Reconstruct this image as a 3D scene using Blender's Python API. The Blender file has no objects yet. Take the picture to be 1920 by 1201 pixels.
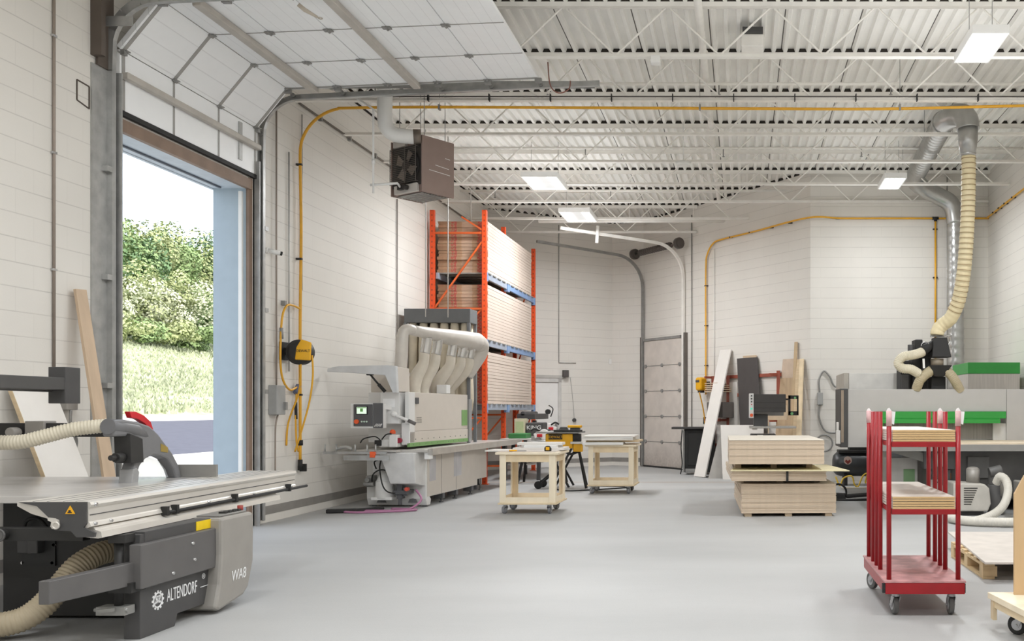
import bpy, bmesh, math, random
from mathutils import Vector, Matrix
random.seed(7)
R = math.radians
PI = math.pi
scene = bpy.context.scene
col = scene.collection

# ------------------------------------------------------------------ camera, sky, sun, lamps, exposure
CX, CY, FPX, EYE = 1390.0, 768.0, 1800.0, 1.4
cam_d = bpy.data.cameras.new('camera'); cam = bpy.data.objects.new('camera', cam_d); col.objects.link(cam)
cam.location = (0, 0, EYE); cam.rotation_euler = (R(90), 0, 0)
cam_d.sensor_fit = 'HORIZONTAL'; cam_d.sensor_width = 36.0; cam_d.lens = 36.0*FPX/1920.0
cam_d.shift_x = (960-CX)/1920.0; cam_d.shift_y = (CY-600.5)/1920.0
cam_d.clip_end = 500
scene.camera = cam

world = bpy.data.worlds.new('sky_world'); scene.world = world; world.use_nodes = True
wn = world.node_tree; bg = wn.nodes['Background']
sky = wn.nodes.new('ShaderNodeTexSky'); sky.sky_type = 'NISHITA'; sky.sun_disc = False
sky.sun_elevation = R(48); sky.sun_rotation = R(120); sky.dust_density = 2.5; sky.air_density = 1.0
mixc = wn.nodes.new('ShaderNodeMix'); mixc.data_type = 'RGBA'; mixc.inputs[0].default_value = 0.45
mixc.inputs[7].default_value = (7.5, 7.9, 8.4, 1)
wn.links.new(sky.outputs[0], mixc.inputs[6]); wn.links.new(mixc.outputs[2], bg.inputs[0])
bg.inputs[1].default_value = 0.36

sun_d = bpy.data.lights.new('sun', 'SUN'); sun_d.energy = 4.4; sun_d.angle = R(0.6); sun_d.color = (1.0, 0.96, 0.9)
sun = bpy.data.objects.new('sun', sun_d); col.objects.link(sun)
sun.rotation_euler = (R(42), 0, R(38))

def area(name, loc, sx, sy, power, rot=(0, 0, 0), color=(0.945, 0.97, 1.0)):
    d = bpy.data.lights.new(name, 'AREA'); d.shape = 'RECTANGLE'; d.size = sx; d.size_y = sy
    d.energy = power; d.color = color
    o = bpy.data.objects.new(name, d); col.objects.link(o); o.location = loc; o.rotation_euler = rot; o.visible_camera = False
    return o
def lamp(x, y, z, sx, sy, power, up=0.16):
    area('ceiling_lamp_light', (x, y, z), sx, sy, power)
    area('added_fill_uplight', (x, y, z-0.55), 2.6, 3.2, power*up, (PI, 0, 0))     # unseen fill light added below the lamp to brighten the deck
# unseen lamp rows added to brighten the shop, behind the camera and nearby
for (lx, ly) in [(2.6, 4.1), (-0.4, 4.1), (-3.4, 4.1), (2.6, -2.2), (-0.4, -2.2), (-3.4, -2.2), (-0.4, 8.0)]:
    lamp(lx, ly, 5.42, 1.1, 0.6, 92, 0.24)

scene.view_settings.view_transform = 'Standard'; scene.view_settings.look = 'None'
scene.view_settings.exposure = 0.0; scene.view_settings.gamma = 1.0
scene.view_settings.use_curve_mapping = False
scene.cycles.use_denoising = True
scene.cycles.max_bounces = 10; scene.cycles.diffuse_bounces = 6; scene.cycles.transparent_max_bounces = 8
scene.cycles.sample_clamp_indirect = 6.0

# ------------------------------------------------------------------ helpers
def W(px, py, Y):
    """point seen at pixel (px, py) of the photograph, standing at depth Y"""
    return Vector(((px-CX)*Y/FPX, Y, EYE+(CY-py)*Y/FPX))
def WX(px, Y): return (px-CX)*Y/FPX
def WZ(py, Y): return EYE+(CY-py)*Y/FPX
def FL(py): return EYE*FPX/(py-CY)

def lin(c):
    r = []
    for v in c[:3]:
        v = v/255.0
        r.append(v/12.92 if v <= 0.04045 else ((v+0.055)/1.055)**2.4)
    return (r[0], r[1], r[2], 1.0)

MATS = {}
def mat(name, rgb, rough=0.6, metal=0.0, var=0.05, scale=6.0, bump=0.0, bscale=40.0, alpha=1.0, trans=0.0, emit=0.0, coat=0.0, stretch=None):
    if name in MATS: return MATS[name]
    m = bpy.data.materials.new(name); m.use_nodes = True; nt = m.node_tree
    b = nt.nodes['Principled BSDF']; c = lin(rgb)
    b.inputs['Roughness'].default_value = rough; b.inputs['Metallic'].default_value = metal
    b.inputs['Coat Weight'].default_value = coat
    tc = nt.nodes.new('ShaderNodeTexCoord'); src = tc.outputs['Object']
    if stretch:
        mp = nt.nodes.new('ShaderNodeMapping'); mp.inputs['Scale'].default_value = stretch
        nt.links.new(src, mp.inputs[0]); src = mp.outputs[0]
    n = nt.nodes.new('ShaderNodeTexNoise'); n.inputs['Scale'].default_value = scale; n.inputs['Detail'].default_value = 5
    nt.links.new(src, n.inputs['Vector'])
    rmp = nt.nodes.new('ShaderNodeMapRange'); rmp.inputs[1].default_value = 0.3; rmp.inputs[2].default_value = 0.7
    rmp.inputs[3].default_value = 1-var*1.6; rmp.inputs[4].default_value = 1+var*1.6
    nt.links.new(n.outputs[0], rmp.inputs[0])
    mx = nt.nodes.new('ShaderNodeVectorMath'); mx.operation = 'SCALE'; mx.inputs[0].default_value = c[:3]
    nt.links.new(rmp.outputs[0], mx.inputs['Scale'])
    nt.links.new(mx.outputs[0], b.inputs['Base Color'])
    if bump > 0:
        n2 = nt.nodes.new('ShaderNodeTexNoise'); n2.inputs['Scale'].default_value = bscale; n2.inputs['Detail'].default_value = 4
        nt.links.new(src, n2.inputs['Vector'])
        bp = nt.nodes.new('ShaderNodeBump'); bp.inputs['Strength'].default_value = bump; bp.inputs['Distance'].default_value = 0.01
        nt.links.new(n2.outputs[0], bp.inputs['Height']); nt.links.new(bp.outputs[0], b.inputs['Normal'])
    if trans: b.inputs['Transmission Weight'].default_value = trans
    if alpha < 1: b.inputs['Alpha'].default_value = alpha
    if emit:
        b.inputs['Emission Color'].default_value = c; b.inputs['Emission Strength'].default_value = emit
    MATS[name] = m
    return m

class NT:
    """small shader-graph helper around an existing mat()"""
    def __init__(s, m): s.t = m.node_tree; s.b = s.t.nodes['Principled BSDF']
    def n(s, kind, **kw):
        x = s.t.nodes.new(kind)
        for k, v in kw.items(): setattr(x, k, v)
        return x
    def l(s, a, b): s.t.links.new(a, b)
    def math(s, op, a, b=None, c=None):
        x = s.n('ShaderNodeMath', operation=op)
        for i, v in enumerate((a, b, c)):
            if v is None: continue
            if isinstance(v, (int, float)): x.inputs[i].default_value = v
            else: s.l(v, x.inputs[i])
        return x.outputs[0]
    def obj(s):
        tc = s.n('ShaderNodeTexCoord'); sp = s.n('ShaderNodeSeparateXYZ'); s.l(tc.outputs['Object'], sp.inputs[0]); return tc, sp
    def base(s): return s.b.inputs['Base Color'].links[0].from_socket
    def mixto(s, fac, rgb):
        mx = s.n('ShaderNodeMix', data_type='RGBA'); s.l(fac, mx.inputs[0]); s.l(s.base(), mx.inputs[6]); mx.inputs[7].default_value = lin(rgb)
        s.l(mx.outputs[2], s.b.inputs['Base Color'])

class MB:
    """collects shapes, then becomes ONE mesh object"""
    def __init__(s, xf=None): s.v = []; s.f = []; s.sm = []; s.mi = []; s.xf = xf
    def add(s, vs, fs, smooth=False, mi=0):
        k = len(s.v)
        for p in vs:
            p = Vector(p)
            s.v.append(s.xf @ p if s.xf else p)
        for f in fs: s.f.append([i+k for i in f]); s.sm.append(smooth); s.mi.append(mi)
        return s
    def box(s, x0, x1, y0, y1, z0, z1, mi=0):
        vs = [(x0,y0,z0),(x1,y0,z0),(x1,y1,z0),(x0,y1,z0),(x0,y0,z1),(x1,y0,z1),(x1,y1,z1),(x0,y1,z1)]
        return s.add(vs, [(0,3,2,1),(4,5,6,7),(0,1,5,4),(1,2,6,5),(2,3,7,6),(3,0,4,7)], mi=mi)
    def cbox(s, c, d, rot=None, mi=0):
        m = Matrix.Translation(Vector(c)) @ (rot.to_4x4() if rot else Matrix())
        hx, hy, hz = d[0]/2, d[1]/2, d[2]/2
        vs = [m @ Vector(p) for p in [(-hx,-hy,-hz),(hx,-hy,-hz),(hx,hy,-hz),(-hx,hy,-hz),(-hx,-hy,hz),(hx,-hy,hz),(hx,hy,hz),(-hx,hy,hz)]]
        return s.add(vs, [(0,3,2,1),(4,5,6,7),(0,1,5,4),(1,2,6,5),(2,3,7,6),(3,0,4,7)], mi=mi)
    def hexa(s, q0, q1, mi=0):
        """two matching quads (bottom/top or front/back)"""
        return s.add(list(q0)+list(q1), [(3,2,1,0),(4,5,6,7),(0,1,5,4),(1,2,6,5),(2,3,7,6),(3,0,4,7)], mi=mi)
    def bar(s, a, b, w, h, up=(0,0,1), mi=0):
        a, b = Vector(a), Vector(b); d = (b-a); L = d.length; d.normalize()
        u = Vector(up); sd = d.cross(u)
        if sd.length < 1e-4: sd = d.cross(Vector((1,0,0)))
        sd.normalize(); u = sd.cross(d).normalized()
        q = [sd*w/2*i+u*h/2*j for i, j in ((-1,-1),(1,-1),(1,1),(-1,1))]
        return s.hexa([a+p for p in q], [b+p for p in q], mi=mi)
    def prism(s, poly, axis, d0, d1, mi=0):
        """poly: list of 2-D points; axis 'x': (y,z), 'y': (x,z), 'z': (x,y)"""
        def P(p, d):
            return {'x': (d, p[0], p[1]), 'y': (p[0], d, p[1]), 'z': (p[0], p[1], d)}[axis]
        n = len(poly); vs = [P(p, d0) for p in poly]+[P(p, d1) for p in poly]
        fs = [tuple(range(n)), tuple(range(2*n-1, n-1, -1))]+[(i, i+n, (i+1) % n+n, (i+1) % n) for i in range(n)]
        return s.add(vs, fs, mi=mi)
    def cyl(s, a, b, r, r2=None, n=16, cap=True, mi=0):
        return s.tube([a, b], [r, r if r2 is None else r2], n, cap, mi)
    def tube(s, pts, r, n=10, cap=True, mi=0, smooth=True):
        pts = [Vector(p) for p in pts]; m = len(pts)
        rr = r if isinstance(r, (list, tuple)) else [r]*m
        T = []
        for i in range(m):
            t = pts[min(i+1, m-1)]-pts[max(i-1, 0)]
            T.append(t.normalized() if t.length > 1e-9 else (T[-1] if T else Vector((0,0,1))))
        u = T[0].cross(Vector((0,0,1)))
        if u.length < 0.05: u = T[0].cross(Vector((1,0,0)))
        u.normalize(); vs = []
        for i in range(m):
            u = (u-T[i]*u.dot(T[i]))
            if u.length < 1e-6: u = T[i].cross(Vector((0.3,0.5,0.8)))
            u.normalize(); w = T[i].cross(u)
            for k in range(n):
                a = 2*PI*k/n; vs.append(pts[i]+(u*math.cos(a)+w*math.sin(a))*rr[i])
        fs = [(i*n+k, i*n+(k+1) % n, (i+1)*n+(k+1) % n, (i+1)*n+k) for i in range(m-1) for k in range(n)]
        s.add(vs, fs, smooth, mi)
        if cap:
            k = len(s.v)-n*m
            s.f.append([k+j for j in range(n-1, -1, -1)]); s.sm.append(False); s.mi.append(mi)
            s.f.append([k+(m-1)*n+j for j in range(n)]); s.sm.append(False); s.mi.append(mi)
        return s
    def ell(s, c, r, nu=14, nv=9, mi=0):
        c = Vector(c); vs = []
        for j in range(nv+1):
            t = PI*j/nv
            for i in range(nu):
                p = 2*PI*i/nu; vs.append(c+Vector((r[0]*math.sin(t)*math.cos(p), r[1]*math.sin(t)*math.sin(p), r[2]*math.cos(t))))
        fs = [(j*nu+i, (j+1)*nu+i, (j+1)*nu+(i+1) % nu, j*nu+(i+1) % nu) for j in range(nv) for i in range(nu)]
        return s.add(vs, fs, True, mi)
    def torus(s, c, R0, r, ax='y', n=24, k=8, mi=0):
        c = Vector(c); pts = []
        for i in range(n+1):
            a = 2*PI*i/n; x, y = R0*math.cos(a), R0*math.sin(a)
            pts.append(c+Vector({'y': (x,0,y), 'x': (0,x,y), 'z': (x,y,0)}[ax]))
        return s.tube(pts, r, k, False, mi)
    def mesh(s, name, mats, org=(0,0,0)):
        me = bpy.data.meshes.new(name); o = Vector(org)
        me.from_pydata([tuple(p-o) for p in s.v], [], s.f)
        for m in (mats if isinstance(mats, (list, tuple)) else [mats]): me.materials.append(m)
        for p, q, i in zip(me.polygons, s.sm, s.mi): p.use_smooth = q; p.material_index = i
        bm = bmesh.new(); bm.from_mesh(me); bmesh.ops.recalc_face_normals(bm, faces=bm.faces); bm.to_mesh(me); bm.free()
        return me

ORG = {}
def T(name, label, cat, loc, group=None):
    o = bpy.data.objects.new(name, None); col.objects.link(o); o.location = loc; o.empty_display_size = 0.1
    o['label'] = label; o['category'] = cat
    if group: o['group'] = group
    ORG[o.name] = Vector(loc); return o
def bev(o, w, seg=2):
    if w:
        b = o.modifiers.new('bevel', 'BEVEL'); b.width = w; b.segments = seg; b.limit_method = 'ANGLE'; b.angle_limit = R(40)
def islands(mb):
    par = list(range(len(mb.v)))
    def find(a):
        while par[a] != a: par[a] = par[par[a]]; a = par[a]
        return a
    for f in mb.f:
        r0 = find(f[0])
        for i in f[1:]: par[find(i)] = r0
    out = {}
    for f, q, mi in zip(mb.f, mb.sm, mb.mi):
        r = find(f[0])
        if r not in out: out[r] = (MB(), {})
        b, mp = out[r]; g = []
        for i in f:
            if i not in mp: mp[i] = len(b.v); b.v.append(mb.v[i])
            g.append(mp[i])
        b.f.append(g); b.sm.append(q); b.mi.append(mi)
    return [b for b, _ in out.values()]
def P(parent, name, mb, m, bevel=0.0, label=None, split=False):
    if split:
        r = [P(parent, name, b, m, bevel, label) for b in islands(mb)]
        return r[0]
    org = ORG[parent.name]
    o = bpy.data.objects.new(name, mb.mesh(name, m, org)); col.objects.link(o); o.parent = parent; ORG[o.name] = org
    if label: o['label'] = label
    bev(o, bevel); return o
def S(name, label, cat, mb, m, org, group=None, bevel=0.0, kind=None):
    o = bpy.data.objects.new(name, mb.mesh(name, m, org)); col.objects.link(o); o.location = org; ORG[o.name] = Vector(org)
    o['label'] = label; o['category'] = cat
    if group: o['group'] = group
    if kind: o['kind'] = kind
    bev(o, bevel); return o
def struct(name, mb, m, org=(0,0,0), rotz=0.0, label=None, cat='structure', bevel=0.0):
    o = bpy.data.objects.new(name, mb.mesh(name, m)); col.objects.link(o); o.location = org; o.rotation_euler = (0,0,rotz)
    o['kind'] = 'structure'; o['label'] = label or name; o['category'] = cat; ORG[o.name] = Vector(org); bev(o, bevel); return o
def dup(root, loc, label=None, group=None, rotz=None):
    r = root.copy(); col.objects.link(r); r.location = loc; ORG[r.name] = Vector(loc)
    if label: r['label'] = label
    if group: r['group'] = group
    if rotz is not None: r.rotation_euler = (0,0,rotz)
    for ch in list(root.children):
        c = ch.copy(); col.objects.link(c); c.parent = r; ORG[c.name] = ORG[r.name]
        for g in list(ch.children):
            d = g.copy(); col.objects.link(d); d.parent = c; ORG[d.name] = ORG[r.name]
    return r
def text(parent, name, body, size, loc, rot, m, depth=0.001, shear=0.0, align='LEFT', sx=1.0):
    cu = bpy.data.curves.new(name, 'FONT'); cu.body = body; cu.size = size; cu.extrude = depth; cu.shear = shear; cu.align_x = align
    tmp = bpy.data.objects.new('tmp', cu); col.objects.link(tmp)
    me = bpy.data.meshes.new_from_object(tmp.evaluated_get(bpy.context.evaluated_depsgraph_get())); me.name = name
    bpy.data.objects.remove(tmp); me.materials.clear(); me.materials.append(m)
    o = bpy.data.objects.new(name, me); col.objects.link(o)
    o.parent = parent; o.location = Vector(loc)-ORG[parent.name]; o.rotation_euler = rot; o.scale = (sx,1,1); ORG[o.name] = Vector((0,0,0)); return o
def spline(pts, n=8):
    pts = [Vector(p) for p in pts]; out = []
    for i in range(len(pts)-1):
        p0 = pts[max(i-1,0)]; p1 = pts[i]; p2 = pts[i+1]; p3 = pts[min(i+2, len(pts)-1)]
        for k in range(n):
            t = k/n
            out.append(0.5*((2*p1)+(p2-p0)*t+(2*p0-5*p1+4*p2-p3)*t*t+(3*p1-p0-3*p2+p3)*t**3))
    out.append(pts[-1]); return out
def resample(pts, step):
    cum = [0.0]
    for a, b in zip(pts, pts[1:]): cum.append(cum[-1]+(b-a).length)
    n = max(2, int(cum[-1]/step)); out = []; k = 0
    for i in range(n+1):
        d = cum[-1]*i/n
        while k < len(pts)-2 and cum[k+1] < d: k += 1
        t = (d-cum[k])/max(1e-9, cum[k+1]-cum[k]); out.append(pts[k]+(pts[k+1]-pts[k])*min(1, t))
    return out
def hose(mb, ctrl, r, pitch, depth=0.1, n=14):
    p = resample(spline(ctrl, 16), pitch/4)
    prof = (1.0, 1-depth*0.5, 1-depth, 1-depth*0.5)
    return mb.tube(p, [r*prof[i % 4] for i in range(len(p))], n)
def rotz(a, pivot=(0,0,0)):
    p = Vector(pivot); return Matrix.Translation(p) @ Matrix.Rotation(a, 4, 'Z') @ Matrix.Translation(-p)
def sheet(name_pts, thick):
    """quad given by four points, with thickness along its normal"""
    a, b, c, d = [Vector(p) for p in name_pts]; n = (b-a).cross(d-a).normalized()*thick
    return [a, b, c, d], [a+n, b+n, c+n, d+n]
def caster(parent, x, y, r, ztop, wheel_m, fork_m, ang=0.0, w=0.035):
    """castor under ztop; wheel axis turned by ang"""
    xf = Matrix.Translation((x, y, 0)) @ Matrix.Rotation(ang, 4, 'Z')
    f = MB(xf); f.box(-0.045, 0.045, -0.04, 0.04, ztop-0.008, ztop); f.cyl((0,0,ztop-0.03),(0,0,ztop-0.005),0.028, n=12)
    for sx in (-1, 1):
        f.prism([(-0.03+0.0, ztop-0.03), (0.03, ztop-0.03), (0.045, r-0.015), (0.02, r-0.015)], 'x', sx*(w/2+0.006)-0.002, sx*(w/2+0.006)+0.002)
    f.cyl((-w/2-0.015, 0.032, r), (w/2+0.015, 0.032, r), 0.008, n=8)
    c = P(parent, 'caster', f, fork_m)
    k = MB(xf); k.cyl((-w/2, 0.032, r), (w/2, 0.032, r), r, n=24)
    wl = P(c, 'wheel', k, wheel_m, 0.006)
    h = MB(xf); h.cyl((-w/2-0.003, 0.032, r), (w/2+0.003, 0.032, r), r*0.55, n=16)
    P(c, 'hub', h, fork_m)
    return c

# ------------------------------------------------------------------ materials of the building
def block_wall(name, rgb, mort, strength=0.5):
    m = mat(name, rgb, 0.6, var=0.018, scale=1.2)
    g = NT(m); tc, sp = g.obj(); cb = g.n('ShaderNodeCombineXYZ'); g.l(sp.outputs[0], cb.inputs[0]); g.l(sp.outputs[2], cb.inputs[1])
    br = g.n('ShaderNodeTexBrick'); g.l(cb.outputs[0], br.inputs[0]); br.inputs['Scale'].default_value = 1.0
    br.inputs['Brick Width'].default_value = 0.4; br.inputs['Row Height'].default_value = 0.2; br.inputs['Mortar Size'].default_value = 0.006
    br.inputs['Mortar Smooth'].default_value = 0.3
    # joints are filled with paint unevenly
    nz = g.n('ShaderNodeTexNoise'); nz.inputs['Scale'].default_value = 1.7; g.l(tc.outputs['Object'], nz.inputs[0])
    # bed joints show, upright joints are almost filled
    bed = g.math('LESS_THAN', g.math('ABSOLUTE', g.math('SUBTRACT', g.math('FRACT', g.math('ADD', g.math('DIVIDE', sp.outputs[2], 0.2), 0.5)), 0.5)), 0.022)
    wgt = g.math('ADD', 0.22, g.math('MULTIPLY', bed, 0.78))
    f = g.math('MULTIPLY', g.math('MULTIPLY', br.outputs['Fac'], wgt), g.math('MULTIPLY', nz.outputs[0], strength*1.7))
    g.mixto(f, mort)
    n2 = g.n('ShaderNodeTexNoise'); n2.inputs['Scale'].default_value = 60; n2.inputs['Detail'].default_value = 3; g.l(tc.outputs['Object'], n2.inputs[0])
    hgt = g.math('SUBTRACT', g.math('MULTIPLY', n2.outputs[0], 0.25), g.math('MULTIPLY', g.math('MULTIPLY', br.outputs['Fac'], wgt), 0.8))
    bp = g.n('ShaderNodeBump'); bp.inputs['Strength'].default_value = 0.35; bp.inputs['Distance'].default_value = 0.006
    g.l(hgt, bp.inputs['Height']); g.l(bp.outputs[0], g.b.inputs['Normal'])
    return m
M_wall = block_wall('painted_block', (223, 219, 212), (176, 171, 165), 0.5)
M_band = mat('grey_band_paint', (140, 136, 131), 0.6, var=0.06)
M_floor = mat('floor_concrete', (171, 171, 170), 0.55, var=0.055, scale=0.9, bump=0.08, bscale=25, stretch=(.35, 1, 1))
def _fl():
    g = NT(M_floor); tc, sp = g.obj()
    n1 = g.n('ShaderNodeTexNoise'); n1.inputs['Scale'].default_value = 130; n1.inputs['Detail'].default_value = 2; g.l(tc.outputs['Object'], n1.inputs[0])
    g.mixto(g.math('MULTIPLY', g.math('GREATER_THAN', n1.outputs[0], 0.58), 0.16), (140, 138, 134))
    j1 = g.math('LESS_THAN', g.math('ABSOLUTE', g.math('SUBTRACT', sp.outputs[1], 18.6)), 0.09)
    j2 = g.math('LESS_THAN', g.math('ABSOLUTE', g.math('SUBTRACT', sp.outputs[1], 9.2)), 0.004)
    g.mixto(g.math('MULTIPLY', g.math('MAXIMUM', j1, g.math('MULTIPLY', j2, 0.15)), 0.45), (150, 122, 92))
_fl()
M_deck = mat('painted_deck', (238, 236, 231), 0.55, var=0.025, scale=2)
def _dk():
    g = NT(M_deck); tc, sp = g.obj()
    seam = g.math('LESS_THAN', g.math('ABSOLUTE', g.math('SUBTRACT', g.math('FRACT', g.math('DIVIDE', g.math('ADD', sp.outputs[0], 20.05), 0.9144)), 0.5)), 0.007)
    g.mixto(seam, (70, 64, 58))
_dk()
M_steelw = mat('painted_steel', (240, 237, 231), 0.5, var=0.03)
M_dark = mat('dark_fill', (52, 47, 42), 0.9)
M_trim = mat('white_trim', (222, 221, 218), 0.5)
M_doorw = mat('white_door_panel', (232, 233, 234), 0.45, var=0.015)
M_galv = mat('galvanised_steel', (176, 176, 174), 0.42, 0.55, var=0.09, scale=9, bump=0.05)
M_galvd = mat('galvanised_steel_dull', (150, 149, 146), 0.5, 0.4, var=0.10, scale=7)
M_blue = mat('blue_grey_paint', (166, 180, 190), 0.6, var=0.02)
M_brown = mat('brown_angle_paint', (134, 112, 96), 0.6, var=0.08)
M_black = mat('black_rubber', (34, 33, 32), 0.65, var=0.1)
M_yellow = mat('yellow_pipe', (226, 168, 44), 0.4, var=0.05)
M_chrome = mat('bright_metal', (200, 200, 200), 0.22, 0.9, var=0.03)
M_white = mat('white_paint', (232, 231, 228), 0.4, var=0.015)

# ------------------------------------------------------------------ room shell
XL, XR, HC = -5.9, 4.86, 6.08
REAR = -7.0
C1, C2, C3, C4 = (XL, 22.4), (-3.25, 24.2), (-2.43, 23.9), (1.36, 18.9)
fl = MB(); fl.prism([(XL-0.45, REAR-0.2), (XR+0.2, REAR-0.2), (XR+0.2, 19.1), (1.5, 19.1), (-2.3, 24.2), (-3.3, 24.5), (XL-0.45, 22.6)], 'z', -0.15, 0.0)
struct('floor', fl, M_floor, label='pale grey smooth concrete floor of the workshop', cat='floor')

DY0, DY1, DH = 9.0, 11.5, 4.06           # opening of the big door in the left wall
def wall(name, A, B, side, holes=(), thick=0.2, label='', base=True):
    """A -> B with the room on the left of the direction when side=1"""
    A, B = Vector((*A, 0)), Vector((*B, 0)); d = B-A; L = d.length; ang = math.atan2(d.y, d.x)
    mb = MB(); x = 0.0; y0, y1 = (-thick, 0) if side > 0 else (0, thick)
    for (h0, h1, hz) in holes:
        mb.box(x, h0, y0, y1, 0, HC); mb.box(h0, h1, y0, y1, hz, HC); x = h1
    mb.box(x, L, y0, y1, 0, HC)
    o = struct(name, mb, M_wall, A, ang, label, 'wall')
    if base:
        bb = MB(); x = 0.0; b0, b1 = (0, 0.005) if side > 0 else (-0.005, 0)
        for (h0, h1, hz) in holes: bb.box(x, h0-0.3, b0, b1, 0.10, 0.205); x = h1+0.3
        bb.box(x, L, b0, b1, 0.10, 0.205)
        struct(name.replace('wall', 'baseboard'), bb, M_band, A, ang, 'grey painted band low on the '+label, 'baseboard')
    return o
wall('wall_left', (XL, REAR), C1, -1, [(DY0-REAR, DY1-REAR, DH)], 0.42, 'white painted block wall around the open loading door')
wall('wall_back_left', C1, C2, -1, (), 0.2, 'white block wall at an angle behind the orange rack')
wall('wall_back_short', C2, C3, -1, (), 0.2, 'narrow white block wall left of the closed loading door')
wall('wall_back_diagonal', C3, C4, -1, (), 0.2, 'white block wall at an angle holding the closed loading door', False)
wall('wall_back', C4, (XR, 18.9), -1, (), 0.2, 'white block wall behind the routing machine', False)
wall('wall_right', (XR, 18.9), (XR, REAR), -1, (), 0.2, 'white block wall at the right edge', False)
wall('wall_rear', (XR, REAR), (XL, REAR), -1, (), 0.2, 'white block wall behind the viewer', False)

# corrugated roof deck, flutes running away from the viewer
dk = MB(); pit = 0.1524; prof = []
x = XL-0.1
while x < XR+0.1:
    prof += [(x, HC), (x+0.042, HC), (x+0.060, HC+0.05), (x+0.1344, HC+0.05)]; x += pit
ys = [REAR, 24.6]
vs = [(p[0], y, p[1]) for y in ys for p in prof]+[(p[0], y, p[1]+0.003) for y in ys for p in prof]
n = len(prof); fs = [(i, i+1, n+i+1, n+i) for i in range(n-1)]+[(2*n+i, 3*n+i, 3*n+i+1, 2*n+i+1) for i in range(n-1)]
dk.add(vs, fs); struct('ceiling', dk, M_deck, label='white corrugated metal roof deck', cat='ceiling')
rf = MB(); rf.box(XL-0.6, XR+0.6, REAR-0.6, 25.2, HC+0.058, HC+0.30); struct('trim_1', rf, M_dark, label='roof build-up above the metal deck', cat='roof')
tr = MB()
def closure(A, B):
    tr.bar((A[0], A[1], HC+0.027), (B[0], B[1], HC+0.027), 0.03, 0.044)  # added strip: stops sun leaking through the flutes and darkens their ends
for A, B in ((C1, C2), (C2, C3), (C3, C4), (C4, (XR, 18.9)), ((XR, 18.9), (XR, REAR)), ((XL, REAR), C1)): closure(A, B)
struct('trim_2', tr, M_dark, label='added dark strips where the roof deck meets the walls', cat='trim')

# ------------------------------------------------------------------ roof joists
def joist(Y, label):
    xa, xb = XL, XR
    if Y > 18.95: xb = 1.36-(Y-18.9)*0.758
    elif Y > 18.8: Y = 18.80
    t = T('roof_joist', label, 'joist', ((xa+xb)/2, Y, 6.0), 'roof joists under the metal deck')
    m = MB(); m.box(xa, xb, Y-0.055, Y-0.006, HC-0.006, HC); m.box(xa, xb, Y-0.012, Y-0.006, HC-0.06, HC-0.006)
    m.box(xa, xb, Y+0.006, Y+0.055, HC-0.006, HC); m.box(xa, xb, Y+0.006, Y+0.012, HC-0.06, HC-0.006)
    m.box(xa, xb, Y-0.057, Y-0.055, HC-0.055, HC)
    P(t, 'top_chord', m, M_steelw)
    m = MB(); m.box(xa+0.02, xb-0.02, Y-0.045, Y+0.045, 5.455, 5.461); m.box(xa+0.02, xb-0.02, Y-0.012, Y+0.012, 5.461, 5.50)
    P(t, 'bottom_chord', m, M_steelw)
    m = MB(); x = xa+0.25; up = True; step = 0.6
    while x+step < xb:
        m.cyl((x, Y, HC-0.03 if up else 5.48), (x+step, Y, 5.48 if up else HC-0.03), 0.0125, n=6, cap=False); x += step; up = not up
    P(t, 'web', m, M_steelw)
    m = MB(); m.box(xa, xb, Y-0.05, Y-0.03, HC+0.003, HC+0.049)
    P(t, 'flute_shade', m, M_dark)  # dark strip standing in for the shade inside the deck flutes
    return t
for k, lb in enumerate(['white open web roof joist along the top edge, in front of all others seen',
    'white open web roof joist with the yellow pipe running beneath it', 'white open web roof joist just behind the yellow pipe and the metal duct elbow',
    'white open web roof joist directly behind the brown unit heater', 'white open web roof joist above the brightest pair of far ceiling lamps',
    'white open web roof joist meeting the back wall above the routing machine', 'white open web roof joist second from the far corner',
    'white open web roof joist shortest and farthest, in the far corner']):
    joist(11.065+1.565*k, lb)

# ------------------------------------------------------------------ openings: jambs, lintel
jm = MB(); jm.box(XL-0.42, XL-0.03, DY1-0.012, DY1, 0, DH); jm.box(XL-0.42, XL-0.03, DY0, DY0+0.012, 0, DH)
struct('trim_3', jm, M_blue, label='pale blue reveal of the open loading door', cat='door reveal')
jm = MB(); jm.box(XL-0.42, XL-0.02, DY0, DY1, DH-0.012, DH); jm.box(XL-0.46, XL-0.42, DY0-0.2, DY1+0.2, DH-0.02, DH+0.25)
struct('trim_4', jm, mat('pale_soffit', (196, 206, 216), 0.6), label='pale soffit above the open loading door', cat='door reveal')
jm = MB(); jm.box(XL-0.025, XL+0.012, DY1-0.012, DY1+0.06, 0, DH+0.12); jm.box(XL-0.02, XL+0.03, DY0-0.06, DY1+0.03, DH-0.02, DH+0.10)
jm.box(XL-0.03, XL+0.012, DY0-0.06, DY0+0.03, 0, DH+0.07)
struct('trim_5', jm, M_brown, label='brown steel angle framing the open loading door', cat='door frame')
jm = MB(); jm.box(XL-0.10, XL-0.06, DY1-0.05, DY1-0.012, 0, DH-0.05)
struct('trim_6', jm, M_white, label='white strip along the jamb of the open loading door', cat='door frame')

jm = MB(); jm.box(XL-0.30, XL-0.275, DY0, DY1-.1, DH-0.03, DH-0.012)
struct('trim_7', jm, mat('soffit_line', (96, 102, 112), 0.6), label='dark strip along the soffit above the open loading door', cat='door reveal')

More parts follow.
